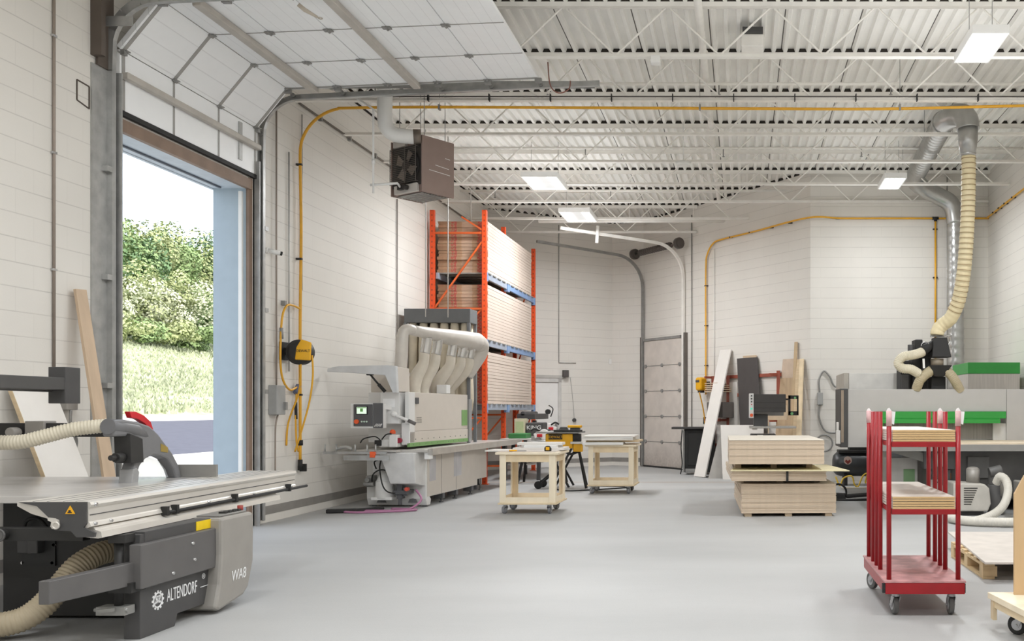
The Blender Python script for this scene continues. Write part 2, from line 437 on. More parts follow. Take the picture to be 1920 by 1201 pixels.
# ------------------------------------------------------------------ door_1: the sectional door, raised
def tstruct(name, label, cat, loc):
    o = T(name, label, cat, loc); o['kind'] = 'structure'; return o
d1 = tstruct('door_1', 'white sectional loading door raised on its tracks above the opening', 'loading door', (XL+0.1, 10.3, 4.3))
prof = [(-5.86, 4.235), (-5.86, 4.80), (-5.475, 5.27)]+[(-5.475+0.605*i, 5.27+0.026*i) for i in range(1, 6)]
Y0, Y1 = 9.05, 11.62
M_dpan = mat('door_skin', (248, 249, 250), 0.42, var=0.012)
def _dp():
    g = NT(M_dpan); tc, sp = g.obj()
    w = g.math('LESS_THAN', g.math('FRACT', g.math('DIVIDE', g.math('ADD', sp.outputs[0], 20), 0.121)), 0.05)
    g.mixto(g.math('MULTIPLY', w, 0.35), (196, 197, 198))
_dp()
M_stile = mat('door_stile_grey', (164, 162, 158), 0.5, 0.15)
for i in range(len(prof)-1):
    a, b = Vector((prof[i][0], 0, prof[i][1])), Vector((prof[i+1][0], 0, prof[i+1][1])); d = (b-a).normalized(); a2, b2 = a+d*0.004, b-d*0.004
    nrm = Vector((-d.z, 0, d.x))          # outside (up / outdoors)
    m = MB()
    q = lambda p, y: (p.x, y, p.z)
    m.hexa([q(a2, Y0), q(b2, Y0), q(b2, Y1), q(a2, Y1)], [q(a2+nrm*0.045, Y0), q(b2+nrm*0.045, Y0), q(b2+nrm*0.045, Y1), q(a2+nrm*0.045, Y1)])
    sec = P(d1, 'door_section', m, M_dpan)
    # stiles
    st = MB()
    for yy in (Y0+0.05, Y0+0.86, Y0+1.71, Y1-0.05):
        wd = 0.045 if 0 < i < 2 or yy in (Y0+0.05, Y1-0.05) else (0.03 if i == 0 else 0.012)
        st.bar(Vector((a2.x, yy, a2.z))-nrm*0.002, Vector((b2.x, yy, b2.z))-nrm*0.002, wd, 0.006, up=nrm)
    P(sec, 'stile', st, M_stile)
    if i >= 1:
        for yy in (Y0+0.05, Y0+0.86, Y0+1.71, Y1-0.06):
            h = MB(); p = Vector((a.x, yy, a.z)); h.cyl(p-nrm*0.015+Vector((0,-0.035,0)), p-nrm*0.015+Vector((0,0.035,0)), 0.014, n=8)
            h.cbox(p-nrm*0.010, (0.09, 0.06, 0.012)); P(sec, 'hinge', h, M_galvd)
    if i in (0, 3, 5, 7, 2):
        if i == 0: c0, nn = Vector((-5.86, 0, 4.56)), nrm
        else:
            xx = {2: -5.15, 3: None, 5: -3.92, 7: -2.72}.get(i)
            if xx is None: continue
            t = (xx-a.x)/(b.x-a.x); c0, nn = a+(b-a)*t, nrm
        k = MB(); k.bar(Vector((c0.x, Y0+0.02, c0.z))-nn*0.034, Vector((c0.x, Y1-0.02, c0.z))-nn*0.034, 0.065 if i == 0 else 0.09, 0.066, up=nn); P(sec, 'strut', k, mat('strut_grey', (188, 182, 174), 0.5, 0.1), 0.012)
    r = MB()
    for yy, s in ((Y0, -1), (Y1, 1)):
        r.cyl((b.x, yy-s*0.02, b.z-0.03), (b.x, yy+s*0.10, b.z-0.03), 0.008, n=8); r.cyl((b.x, yy+s*0.085, b.z-0.03), (b.x, yy+s*0.115, b.z-0.03), 0.026, n=12)
        r.cbox((b.x, yy-s*0.03, b.z-0.025), (0.08, 0.05, 0.05))
    P(sec, 'roller_bracket', r, M_galvd)
bs = MB(); bs.box(-5.92, -5.855, Y0, Y1, 4.19, 4.235); P(d1, 'bottom_seal', bs, M_black)
lk = MB(); lk.box(-5.862, -5.845, Y1-0.44, Y1-0.37, 4.32, 4.76); P(d1, 'lift_bracket', lk, M_galv)
for (yt, s) in ((Y0-0.12, -1), (Y1+0.12, 1)):
    pts = [(-5.84, yt, 0.05), (-5.84, yt, 4.55)]
    for k in range(1, 9):
        a = PI/2*k/8; pts.append((-5.40-0.44*math.cos(a), yt, 4.75+0.44*math.sin(a)))
    pts += [(-2.45, yt, 5.335), (-1.74, yt, 5.36)]
    m = MB()
    for p0, p1 in zip(pts, pts[1:]):
        dd = (Vector(p1)-Vector(p0)).normalized(); m.bar(Vector(p0)-dd*0.004, Vector(p1)+dd*0.004, 0.055, 0.012, up=Vector((-dd.z, 0, dd.x)))
        off = Vector((-dd.z, 0, dd.x))*0.035
        m.bar(Vector(p0)+Vector((0, s*0.024, 0))+off-dd*0.004, Vector(p1)+Vector((0, s*0.024, 0))+off+dd*0.004, 0.006, 0.08, up=Vector((-dd.z, 0, dd.x)))
    P(d1, 'door_track', m, M_galv)
    br = MB()
    for zz in (0.6, 1.6, 2.6, 3.6): br.box(-5.9, -5.83, yt+s*0.02, yt+s*0.10, zz, zz+0.05)
    if s > 0:
        br.box(-5.5, -1.8, yt+s*0.05, yt+s*0.056, 5.345, 5.43); br.box(-5.5, -1.8, yt+s*0.05, yt+s*0.10, 5.43, 5.436)
        for xx in (-4.4,): br.box(xx, xx+0.05, yt+0.06, yt+0.066, 5.43, HC)
    else: br.box(-5.9, -5.60, yt-0.10, yt-0.09, 4.93, 5.02)
    P(d1, 'track_bracket', br, M_galv)
pl = MB(); pl.box(-5.9, -5.885, 8.70, 9.0, 0, 4.55); pl.box(-5.9, -5.80, 8.985, 9.0, 0, 4.55); P(d1, 'jamb_plate', pl, M_galv)
pl = MB(); pl.box(-5.9, -5.885, 11.60, 11.74, 0, 4.6); pl.box(-5.9, -5.82, 11.60, 11.615, 0, 4.4); P(d1, 'jamb_plate', pl, M_galv)
pl = MB(); pl.box(-5.9, -5.80, 8.70, 8.76, 4.62, 6.0); pl.box(-5.89, -5.87, 8.76, 8.98, 4.55, 5.98); P(d1, 'gap_shade', pl, mat('gap_shade_brown', (96, 86, 78), 0.6, 0.2))  # dark plates stand in for shade between the door curve and the wall
cd = MB(); cd.tube(spline([(-2.35, 11.66, 5.62), (-2.32, 11.66, 5.34), (-2.22, 11.67, 5.25), (-2.1, 11.68, 5.30), (-2.08, 11.68, 5.40)], 6), 0.008, 6); P(d1, 'pull_cord', cd, mat('red_brown_cord', (140, 96, 84), 0.7))
op = MB(); op.tube([(-4.20, 9.10, 5.24), (-4.15, 9.13, 5.20), (-4.06, 9.20, 5.16)], [0.02, 0.022, 0.012], 8); op.torus((-4.04, 9.21, 5.155), 0.02, 0.005, 'z', 12, 6); P(d1, 'lift_handle', op, mat('beige_handle', (196, 186, 172), 0.5))

# ------------------------------------------------------------------ door_2: closed loading door in the angled wall
DX = Vector((C4[0]-C3[0], C4[1]-C3[1], 0)).normalized(); DN = Vector((DX.y, -DX.x, 0))
if DN.y > 0: DN = -DN
A3 = Vector((C3[0], C3[1], 0))
def on3(t, out=0.0, z=0.0): return A3+DX*t+DN*out+Vector((0, 0, z))
d2 = tstruct('door_2', 'closed white sectional loading door in the angled back wall, grimy near the floor', 'loading door', on3(1.0, 0.02))
M_d2 = mat('grubby_door_skin', (206, 198, 190), 0.5, var=0.06, scale=3)
def _d2():
    g = NT(M_d2); tc, sp = g.obj()
    n1 = g.n('ShaderNodeTexNoise'); n1.inputs['Scale'].default_value = 18; n1.inputs['Detail'].default_value = 6; g.l(tc.outputs['Object'], n1.inputs[0])
    mr = g.n('ShaderNodeMapRange'); g.l(sp.outputs[2], mr.inputs[0]); mr.inputs[1].default_value = 0.55; mr.inputs[2].default_value = 0.0
    g.mixto(g.math('MULTIPLY', g.math('MULTIPLY', mr.outputs[0], n1.outputs[0]), 0.9), (120, 110, 102))
_d2()
W2 = 1.86
for i in range(5):
    m = MB(); z0, z1 = 0.02+i*0.615, 0.02+(i+1)*0.615-0.012
    m.hexa([on3(0.12, 0.02, z0), on3(0.12+W2-0.2, 0.02, z0), on3(0.12+W2-0.2, 0.02, z1), on3(0.12, 0.02, z1)], [on3(0.12, 0.06, z0), on3(0.12+W2-0.2, 0.06, z0), on3(0.12+W2-0.2, 0.06, z1), on3(0.12, 0.06, z1)])
    sec = P(d2, 'door_section', m, M_d2)
    if i:
        for tt in (0.2, 0.95, 1.72):
            h = MB(); h.cyl(on3(tt, 0.06, z0-0.006), on3(tt, 0.085, z0-0.006), 0.045, n=10); P(sec, 'hinge', h, M_galvd)
        h = MB(); h.bar(on3(0.12, 0.064, z0-0.006), on3(0.12+W2-0.2, 0.064, z0-0.006), 0.006, 0.014); P(sec, 'joint_line', h, M_galvd)
sl = MB(); sl.bar(on3(0.10, 0.05, 0.015), on3(0.1+W2-0.14, 0.05, 0.015), 0.05, 0.05); P(d2, 'bottom_seal', sl, M_black)
tp = MB(); tp.bar(on3(0.10, 0.06, 3.12), on3(W2-0.1, 0.06, 3.12), 0.04, 0.06); P(d2, 'top_strut', tp, M_galvd)
for t0, zt, run, za in ((0.05, 5.18, 2.9, 5.28), (W2, 5.22, 3.2, 5.28)):
    m = MB(); pts = [on3(t0, 0.06, 0.02), on3(t0, 0.06, zt-0.75)]
    for k in range(1, 9):
        a = PI/2*k/8; pts.append(on3(t0, 0.06+0.75*(1-math.cos(a)), zt-0.75+0.75*math.sin(a)))
    pts.append(on3(t0, run, za))
    for p0, p1 in zip(pts, pts[1:]): m.bar(p0, p1, 0.06, 0.06, up=DX)
    P(d2, 'door_track', m, M_galvd if t0 < 1 else M_steelw)
    br = MB()
    br.bar(on3(t0+(-0.07 if t0 < 1 else 0.07), 0.04, 0.02), on3(t0+(-0.07 if t0 < 1 else 0.07), 0.04, 3.2), 0.08, 0.06, up=DX)
    P(d2, 'jamb_angle', br, mat('dark_jamb', (112, 106, 100), 0.5, 0.3))
sp_ = MB(); sp_.cyl(on3(0.02, 0.25, 5.25), on3(W2+0.1, 0.25, 5.25), 0.02, n=8)
hz = [on3(0.25+0.0125*i, 0.25, 5.25) for i in range(int((W2-0.45)/0.0125))]
sp_.tube(hz, [0.06 if (i//4) % 2 else 0.078 for i in range(len(hz))], 10); P(d2, 'torsion_spring', sp_, mat('dark_spring', (96, 90, 86), 0.5, 0.4))
for t0 in (-0.02, W2+0.1):
    dr = MB(); dr.cyl(on3(t0-0.05, 0.25, 5.25), on3(t0+0.05, 0.25, 5.25), 0.13, n=16); dr.cyl(on3(t0-0.06, 0.25, 5.25), on3(t0+0.06, 0.25, 5.25), 0.08, n=12); P(d2, 'cable_drum', dr, mat('dark_spring', (96, 90, 86)), 0.008)

# ------------------------------------------------------------------ door_3: white door behind the rack
E1 = Vector((C1[0], C1[1], 0)); EX = Vector((C2[0]-C1[0], C2[1]-C1[1], 0)).normalized(); EN = Vector((EX.y, -EX.x, 0))
def on2(t, out=0.0, z=0.0): return E1+EX*t+EN*out+Vector((0, 0, z))
t1 = 1.72
d3 = tstruct('door_3', 'white steel door with lever and closer beside the orange rack', 'door', on2(t1-0.5, 0.0))
def panel(mb, t0, t1_, z0, z1, o0, o1): return mb.hexa([on2(t0, o0, z0), on2(t1_, o0, z0), on2(t1_, o0, z1), on2(t0, o0, z1)], [on2(t0, o1, z0), on2(t1_, o1, z0), on2(t1_, o1, z1), on2(t0, o1, z1)])
m = MB(); panel(m, t1-0.92, t1, 0.01, 2.06, 0.0, 0.03); P(d3, 'door_leaf', m, M_white)
m = MB(); panel(m, t1+0.0, t1+0.08, 0, 2.15, 0.0, 0.06); panel(m, t1-1.0, t1-0.92, 0, 2.15, 0.0, 0.06); panel(m, t1-1.0, t1+0.08, 2.07, 2.16, 0.0, 0.06); P(d3, 'door_frame', m, mat('door_frame_grey', (204, 202, 198), 0.5))
m = MB(); panel(m, t1-1.0, t1+0.2, 2.17, 2.24, 0.0, 0.05); P(d3, 'rain_strip', m, mat('door_strip_grey', (186, 183, 178), 0.5))
m = MB(); panel(m, t1-0.18, t1-0.03, 0.98, 1.02, 0.05, 0.08); panel(m, t1-0.08, t1-0.02, 0.93, 1.07, 0.03, 0.05); P(d3, 'door_handle', m, M_galvd)
m = MB(); panel(m, t1+0.10, t1+0.24, 2.20, 2.37, 0.05, 0.15); P(d3, 'door_operator', m, mat('dark_grey_plastic', (84, 80, 78), 0.6), 0.01)

# ------------------------------------------------------------------ sliding table saw, lower left
M_sawblk = mat('saw_black', (42, 41, 40), 0.55, var=0.08)
M_sawgry = mat('saw_dark_grey', (72, 71, 71), 0.5, var=0.05)
M_sawmid = mat('saw_mid_grey', (94, 92, 91), 0.45, var=0.04)
M_sawlt = mat('saw_light_grey', (150, 146, 140), 0.45, var=0.03)
M_alu = mat('anodised_aluminium', (212, 207, 199), 0.38, 0.3, var=0.03, scale=3)
M_iron = mat('ground_cast_iron', (190, 187, 184), 0.28, 0.35, var=0.08, scale=5, stretch=(1, 12, 1))
M_hose = mat('beige_ribbed_hose', (186, 172, 146), 0.5, var=0.04)
M_hosel = mat('pale_ribbed_hose', (206, 198, 178), 0.5, var=0.04)
M_red = mat('signal_red', (196, 30, 40), 0.4, var=0.05)
M_txt = mat('white_lettering', (235, 235, 235), 0.5)
M_stk = mat('yellow_sticker', (236, 200, 20), 0.5)
M_clear = mat('clear_plastic', (220, 226, 230), 0.1, alpha=0.35)
saw = T('sliding_table_saw', 'grey and black sliding table saw by the open loading door', 'table saw', (-4.0, 6.5, 0))
RS = rotz(R(2.6), (-3.77, 5.55, 0))
m = MB(RS); m.prism([(-4.18, .87), (-3.80, .87), (-3.772, .866), (-3.765, .85), (-3.772, .836), (-3.78, .828), (-3.78, .752), (-3.772, .744), (-3.765, .725), (-3.79, .715), (-3.84, .72), (-4.10, .80), (-4.18, .845)], 'y', 5.56, 8.41)
st_ = P(saw, 'sliding_table', m, M_alu)
m = MB(RS)
for x in (-4.10, -4.02, -3.93, -3.86): m.box(x, x+0.004, 5.57, 8.40, .869, .8712)
m.box(-3.779, -3.7775, 5.57, 8.40, .788, .793); P(st_, 'groove', m, M_sawgry)
m = MB(RS); m.prism([(-3.84, .72), (-3.775, .715), (-3.765, .70), (-3.735, .69), (-3.728, .655), (-3.75, .65), (-3.84, .66)], 'y', 5.60, 8.0); P(saw, 'guide_rail', m, M_alu)
m = MB(RS); m.cyl((-3.755, 6.35, .722), (-3.755, 8.6, .722), 0.012, n=10)
for y in (6.30, 6.42, 7.25, 8.2): m.box(-3.775, -3.735, y, y+0.03, .705, .765)
P(saw, 'hold_down_bar', m, M_black)
m = MB(RS)
for y in (5.60, 5.75, 6.9, 7.6, 8.3): m.cyl((-3.79, y, .738), (-3.757, y, .738), 0.009, n=8)
m.cyl((-3.78, 5.60, .85), (-3.755, 5.60, .85), 0.011, n=6); P(saw, 'bolt', m, M_chrome, split=True)
m = MB(RS); m.prism([(-4.165, .868), (-3.785, .868), (-3.785, .745), (-3.80, .72), (-3.735, .69), (-3.74, .665), (-3.84, .665), (-3.87, .70), (-3.96, .705), (-3.985, .77), (-4.06, .845)], 'y', 5.545, 5.562); P(saw, 'end_cap', m, M_sawgry)
m = MB(RS); m.prism([(-3.90, .80), (-3.845, .80), (-3.8725, .848)], 'y', 5.541, 5.546); wtri = P(saw, 'warning_triangle', m, mat('warning_yellow', (240, 176, 20), 0.5))
m = MB(RS); m.box(-3.885, -3.862, 5.539, 5.542, .806, .812); m.box(-3.880, -3.868, 5.539, 5.542, .812, .822); P(wtri, 'symbol', m, M_sawblk)
m = MB(RS); m.prism([(-3.99, .78), (-3.955, .775), (-3.935, .765), (-3.93, .73), (-3.965, .715), (-3.975, .73), (-3.97, .755), (-3.99, .765)], 'y', 5.53, 5.548); m.torus((-3.945, 5.53, .735), 0.018, 0.006, 'y', 14, 6); P(saw, 'clamp_bracket', m, M_alu)
m = MB(); m.box(-5.83, -4.20, 5.90, 7.63, .825, .869); mt = P(saw, 'main_table', m, M_iron, 0.004)
m = MB(); m.box(-4.50, -4.16, 7.60, 7.63, .87, .967); P(saw, 'rear_fence', m, mat('fence_grey', (146, 144, 140), 0.5, 0.3))
m = MB(); m.box(-5.6, -4.02, 5.86, 5.93, .60, .68); m.cyl((-4.50, 5.86, .64), (-4.50, 5.82, .64), 0.035, n=20); P(saw, 'front_beam', m, M_sawblk, 0.004)
m = MB(); m.torus((-4.50, 5.818, .64), 0.034, 0.007, 'y', 20, 6); m.cyl((-4.50, 5.83, .64), (-4.50, 5.812, .64), 0.028, n=16); P(saw, 'scale_dial', m, M_sawmid)
m = MB(); m.box(-4.94, -4.02, 6.42, 7.5, .02, .80); m.box(-4.02, -3.90, 6.42, 7.2, .02, .62); cabp = P(saw, 'cabinet', m, M_sawblk, 0.008)
m = MB(); m.box(-4.80, -4.58, 6.405, 6.422, .36, .72); P(cabp, 'access_cover', m, mat('saw_black_cover', (36, 36, 36), 0.5))
m = MB(); m.box(-4.80, -4.73, 6.36, 6.41, .45, .56); m.box(-4.72, -4.65, 6.34, 6.41, .45, .58); P(cabp, 'plug_socket', m, M_sawgry, 0.006)
m = MB(); m.tube(spline([(-4.77, 6.38, .55), (-4.74, 6.36, .66), (-4.66, 6.36, .68), (-4.6, 6.38, .6)], 6), 0.012, 8); P(cabp, 'power_lead', m, M_black)
m = MB()
for x, z in ((-4.55, .60), (-4.4, .62), (-4.59, .50), (-4.8, .38), (-4.6, .38)): m.cyl((x, 6.43, z), (x, 6.405, z), 0.011, n=8)
P(cabp, 'bolt', m, M_chrome, split=True)
# right-hand side: leg plate, lid, end pod
m = MB(); m.prism([(5.86, 0), (6.22, 0), (6.25, .075), (6.75, .075), (6.75, .64), (5.86, .64)], 'x', -3.77, -3.67); sp1 = P(saw, 'side_plate', m, M_sawgry, 0.004)
m = MB(); m.box(-3.80, -3.665, 5.90, 6.72, .50, .652); P(saw, 'upper_plate', m, M_sawgry, 0.004)
m = MB(); m.box(-3.664, -3.660, 6.45, 6.66, .588, .648); P(saw, 'notice_sticker', m, M_stk)
m = MB(); m.box(-3.70, -3.625, 5.80, 6.70, .315, .585); lid = P(saw, 'cover_plate', m, M_sawmid, 0.006)
m = MB()
for y, z in ((6.12, .36), (6.36, .41), (6.34, .52)): m.cyl((-3.64, y, z), (-3.615, y, z), 0.010, n=8)
m.bar((-3.615, 6.66, .45), (-3.615, 6.66, .56), 0.012, 0.012); P(lid, 'bolt', m, M_chrome, split=True)
m = MB(); m.cyl((-3.76, 5.80, .20), (-3.76, 5.80, .62), 0.025, n=14); m.box(-3.80, -3.70, 5.76, 5.86, .60, .65); m.box(-3.80, -3.66, 5.76, 5.90, .30, .36); P(saw, 'hinge_post', m, M_sawblk)
m = MB(); m.box(-3.86, -3.69, 5.74, 5.84, .17, .22); m.cyl((-3.88, 5.76, .20), (-3.68, 5.76, .20), 0.012, n=10); m.bar((-3.84, 5.72, .20), (-3.74, 5.72, .21), 0.02, 0.02); P(saw, 'hinge_clamp', m, M_galvd)
m = MB(); m.hexa([(-3.86, 5.27, .33), (-3.80, 5.27, .33), (-3.66, 5.86, .34), (-3.72, 5.86, .34)], [(-3.86, 5.27, .46), (-3.80, 5.27, .46), (-3.66, 5.86, .48), (-3.72, 5.86, .48)]); P(saw, 'swing_arm', m, M_sawmid, 0.005)
m = MB(); m.prism([(6.62, .655), (7.05, .655), (7.065, .50), (7.06, .30), (6.99, .12), (6.92, .07), (6.60, .02), (6.545, .04), (6.60, .20), (6.625, .40)], 'x', -3.94, -3.585); pod = P(saw, 'control_pod', m, M_sawlt, 0.02)
m = MB(); m.box(-3.86, -3.62, 6.66, 7.02, .655, .668); P(pod, 'pod_top', m, mat('pod_top_grey', (128, 126, 122), 0.5), 0.006)
m = MB()
for i in range(4): m.cbox((-3.67, 6.80+0.06*i, .674), (0.05, 0.035, 0.014))
P(pod, 'button', m, M_sawblk, 0.003, split=True)
m = MB(); m.cyl((-3.68, 7.05, .655), (-3.68, 7.05, .70), 0.02, n=14); P(pod, 'stop_knob', m, mat('stop_red', (150, 50, 40), 0.5))
text(pod, 'lettering', 'WA8', 0.105, (-3.583, 6.745, .195), (R(90), 0, R(90)), M_txt, 0.001, 0.15, sx=0.85)
text(sp1, 'lettering', 'ALTENDORF', 0.115, (-3.668, 6.13, .175), (R(90), 0, R(90)), M_txt, 0.001, sx=0.52)
text(sp1, 'lettering', '\u00ae', 0.05, (-3.668, 6.53, .25), (R(90), 0, R(90)), M_txt, 0.001)
m = MB(); m.box(-3.670, -3.667, 6.51, 6.70, .196, .200); P(sp1, 'underline', m, M_txt)
m = MB(); c0 = (-3.668, 6.035, .205); m.torus(c0, 0.045, 0.005, 'x', 28, 6)
for k in range(12):
    a = 2*PI*k/12; m.cbox((c0[0], c0[1]+0.054*math.cos(a), c0[2]+0.054*math.sin(a)), (0.004, 0.014, 0.014), Matrix.Rotation(a, 3, 'X'))
for a, b in (((-.025, .03), (-.012, -.02)), ((-.012, -.02), (.012, .03)), ((.025, .03), (.012, -.02)), ((.012, -.02), (-.012, .03)), ((-.03, -.02), (0, .02)), ((.03, -.02), (0, .02))):
    m.bar((c0[0], c0[1]+a[0], c0[2]+a[1]), (c0[0], c0[1]+b[0], c0[2]+b[1]), 0.005, 0.006)
P(sp1, 'emblem', m, M_txt)
# hoses
m = MB(); hose(m, [W(208, 1032, 6.34), W(180, 1040, 6.25), W(145, 1062, 6.15), W(112, 1100, 6.05), W(78, 1137, 5.95), W(35, 1163, 5.87), W(-40, 1178, 5.8)], 0.077, 0.022, 0.10, 18); P(saw, 'dust_hose', m, M_hose)
m = MB(); hose(m, [W(-330, 790, 6.5), W(-200, 806, 6.52), W(-60, 826, 6.6), W(-10, 829, 6.62), W(40, 828, 6.65), W(90, 816, 6.7), W(140, 804, 6.76), W(204, 797, 6.84)], 0.052, 0.02, 0.12, 16); P(saw, 'guard_hose', m, M_hosel)
# overhead guard
m = MB(); m.box(-5.84, -4.48, 6.93, 7.02, 1.205, 1.305); P(saw, 'guard_arm', m, M_sawblk, 0.004)
m = MB(); m.box(-5.16, -5.02, 6.91, 7.04, 1.19, 1.32); m.cyl((-5.2, 6.9, 1.24), (-5.2, 6.82, 1.24), 0.035, n=12); P(saw, 'arm_clamp', m, M_sawlt, 0.006)
def G(px, py):
    Y = 1800*4.47/(1390-px); return (Y, 1.4+(768-py)*Y/1800)
m = MB()
gp = [(202, 799), (225, 801), (248, 806), (268, 818), (284, 836), (298, 856), (311, 874)]
m.tube([(-4.47, *G(*p)) for p in gp[:4]], [0.056, 0.056, 0.06, 0.045], 16); gd = P(saw, 'blade_guard', m, mat('guard_grey', (104, 104, 106), 0.4))
m = MB(); m.prism([G(203, 787), G(222, 786), G(250, 791), G(270, 798), G(286, 813), (G(301, 833)), G(313, 849), G(325, 872), G(331, 897), G(322, 898), G(316, 880), G(304, 861), G(290, 854), G(276, 853), G(262, 860), G(252, 872), G(247, 886), G(244, 909), G(234, 909), G(236, 890), G(241, 866), G(246, 845), G(250, 822), G(240, 817), G(203, 818)], 'x', -4.515, -4.425); P(gd, 'guard_shell', m, mat('guard_light_grey', (116, 116, 118), 0.4), 0.014)
m = MB(); m.prism([G(234, 909), G(237, 880), G(244, 876), G(249, 884), G(246, 909)], 'x', -4.52, -4.42); P(gd, 'guard_nose', m, mat('nose_grey', (150, 150, 150), 0.4), 0.006)
m = MB(); m.prism([G(250, 900), G(254, 878), G(264, 862), G(280, 856), G(298, 862), G(312, 878), G(318, 894)], 'x', -4.485, -4.48); P(gd, 'clear_shield', m, M_clear)
m = MB(); m.prism([G(226, 812), G(250, 822), G(252, 866), G(228, 868)], 'x', -4.52, -4.40); m.cyl((-4.46, G(222, 845)[0]-0.05, 1.06), (-4.46, G(226, 845)[0], 1.06), 0.035, n=12); m.cyl((-4.46, G(218, 845)[0]-0.08, 1.06), (-4.46, G(222, 845)[0]-0.05, 1.06), 0.02, n=10); P(gd, 'height_adjuster', m, M_sawblk, 0.004)
m = MB(); m.prism([G(238, 771), G(250, 771), G(265, 778), (G(278, 790)), G(283, 805), G(276, 806), G(268, 794), G(254, 785), G(242, 783)], 'x', -4.49, -4.45); P(gd, 'red_handle', m, M_red, 0.004)
m = MB(); m.prism([G(290, 831), G(303, 838), G(303, 848), G(290, 846)], 'x', -4.426, -4.421); P(gd, 'sticker', m, mat('ochre_sticker', (150, 128, 60), 0.5))
# control box on swing arm
m = MB(); m.box(-5.04, -4.915, 6.98, 7.14, 1.447, 1.712); P(saw, 'control_box', m, M_sawgry, 0.004)
m = MB(); m.hexa([(-5.28, 6.22, 1.545), (-5.20, 6.22, 1.545), (-5.0, 7.02, 1.53), (-5.10, 7.02, 1.53)], [(-5.28, 6.22, 1.635), (-5.20, 6.22, 1.635), (-5.0, 7.02, 1.64), (-5.10, 7.02, 1.64)]); m.hexa([(-5.84, 6.24, 1.545), (-4.92, 6.24, 1.545), (-4.92, 6.33, 1.545), (-5.84, 6.33, 1.545)], [(-5.84, 6.24, 1.64), (-4.92, 6.24, 1.64), (-4.92, 6.33, 1.64), (-5.84, 6.33, 1.64)]); m.hexa([(-5.02, 6.28, 1.545), (-4.92, 6.28, 1.545), (-4.92, 7.0, 1.545), (-5.02, 7.0, 1.545)], [(-5.02, 6.28, 1.635), (-4.92, 6.28, 1.635), (-4.92, 7.0, 1.635), (-5.02, 7.0, 1.635)]); P(saw, 'control_arm', m, mat('arm_grey', (74, 73, 72), 0.5), 0.004)
m = MB(); m.cyl((-4.97, 6.29, 1.53), (-4.97, 6.29, 1.66), 0.022, n=12); P(saw, 'pivot_pin', m, mat('brass_pin', (150, 128, 96), 0.4, 0.5))

# ------------------------------------------------------------------ things along the near left wall
M_ply = mat('birch_plywood', (206, 184, 150), 0.55, var=0.06, scale=4, stretch=(1, 1, 8))
M_mdf = mat('raw_mdf', (186, 166, 140), 0.65, var=0.05)
M_lam = mat('white_laminate', (226, 222, 216), 0.4, var=0.012)
M_osb = mat('beige_board', (200, 178, 150), 0.6, var=0.05)
m = MB()
a = [W(137, 542, 8.42), W(159, 544, 8.56)]
a[0].x = a[1].x = -5.86
bx = [Vector((-5.38, 8.26, 0)), Vector((-5.38, 8.42, 0))]
m.hexa([bx[0], bx[1], a[1], a[0]], [p+Vector((0.022, 0, 0.004)) for p in (bx[0], bx[1], a[1], a[0])])
S('leaning_plank', 'tall narrow wooden plank leaning on the wall left of the open door', 'plank', m, mat('weathered_plank', (196, 172, 146), 0.65, var=0.07, scale=3, stretch=(3, 3, 0.5)), (-5.4, 8.34, 0))
q0 = [Vector((-5.30, 7.72, 0)), Vector((-5.30, 8.22, 0)), Vector((-5.86, 8.14, 1.58)), Vector((-5.86, 7.66, 1.58))]
m = MB(); m.hexa(q0, [p+Vector((0.03, 0, 0.012)) for p in q0])
lp = S('leaning_board', 'white faced board with raw wood edge leaning on the wall behind the table saw', 'board', m, M_lam, (-5.5, 7.9, 0))
m = MB(); k = [q0[0], q0[3]]; m.hexa([k[0]+Vector((0, -0.004, 0)), k[0]+Vector((0.03, -0.004, 0.012)), k[0]+Vector((0.03, 0, 0.012)), k[0]], [k[1]+Vector((0, -0.004, 0)), k[1]+Vector((0.03, -0.004, 0.012)), k[1]+Vector((0.03, 0, 0.012)), k[1]]); P(lp, 'raw_edge', m, M_ply)
m = MB(); m.cyl((-5.885, 8.22, 1.75), (-5.885, 8.22, 6.0), 0.012, n=8)
cdn = S('wall_conduit', 'thin brown grey conduit running up the wall at the far left', 'conduit', m, mat('conduit_grey', (150, 138, 128), 0.5, 0.2), (-5.885, 8.22, 1.75))
m = MB()
for zz in (2.6, 3.6, 4.6, 5.55): m.cbox((-5.885, 8.22, zz), (0.022, 0.05, 0.02))
P(cdn, 'clip', m, M_chrome, split=True)
t = T('wall_socket', 'small grey outlet box with coiled grey cord on the wall behind the saw', 'socket', (-5.88, 8.37, 1.4))
m = MB(); m.box(-5.9, -5.83, 8.30, 8.44, 1.40, 1.46); P(t, 'outlet_box', m, M_sawlt, 0.006)
m = MB(); m.tube(spline([(-5.84, 8.36, 1.40), (-5.84, 8.36, 1.25), (-5.83, 8.40, 1.10), (-5.83, 8.38, 1.0), (-5.83, 8.30, 0.98), (-5.83, 8.28, 1.15), (-5.83, 8.36, 1.22), (-5.83, 8.42, 1.12), (-5.83, 8.36, 1.0), (-5.83, 8.26, 0.96)], 8), 0.012, 8); P(t, 'cord', m, M_galvd)
# square scribed outline of a filled hole
m = MB()
for a, b in (((8.52, 4.15), (8.52, 4.33)), ((8.52, 4.15), (8.68, 4.12)), ((8.68, 4.12), (8.68, 4.32)), ((8.52, 4.33), (8.68, 4.32))): m.bar((-5.898, a[0], a[1]), (-5.898, b[0], b[1]), 0.012, 0.010)
S('patched_opening', 'small square patched opening with dark rim high on the wall left of the open door', 'wall patch', m, mat('dark_rim', (84, 74, 66), 0.7), (-5.898, 8.6, 4.15))

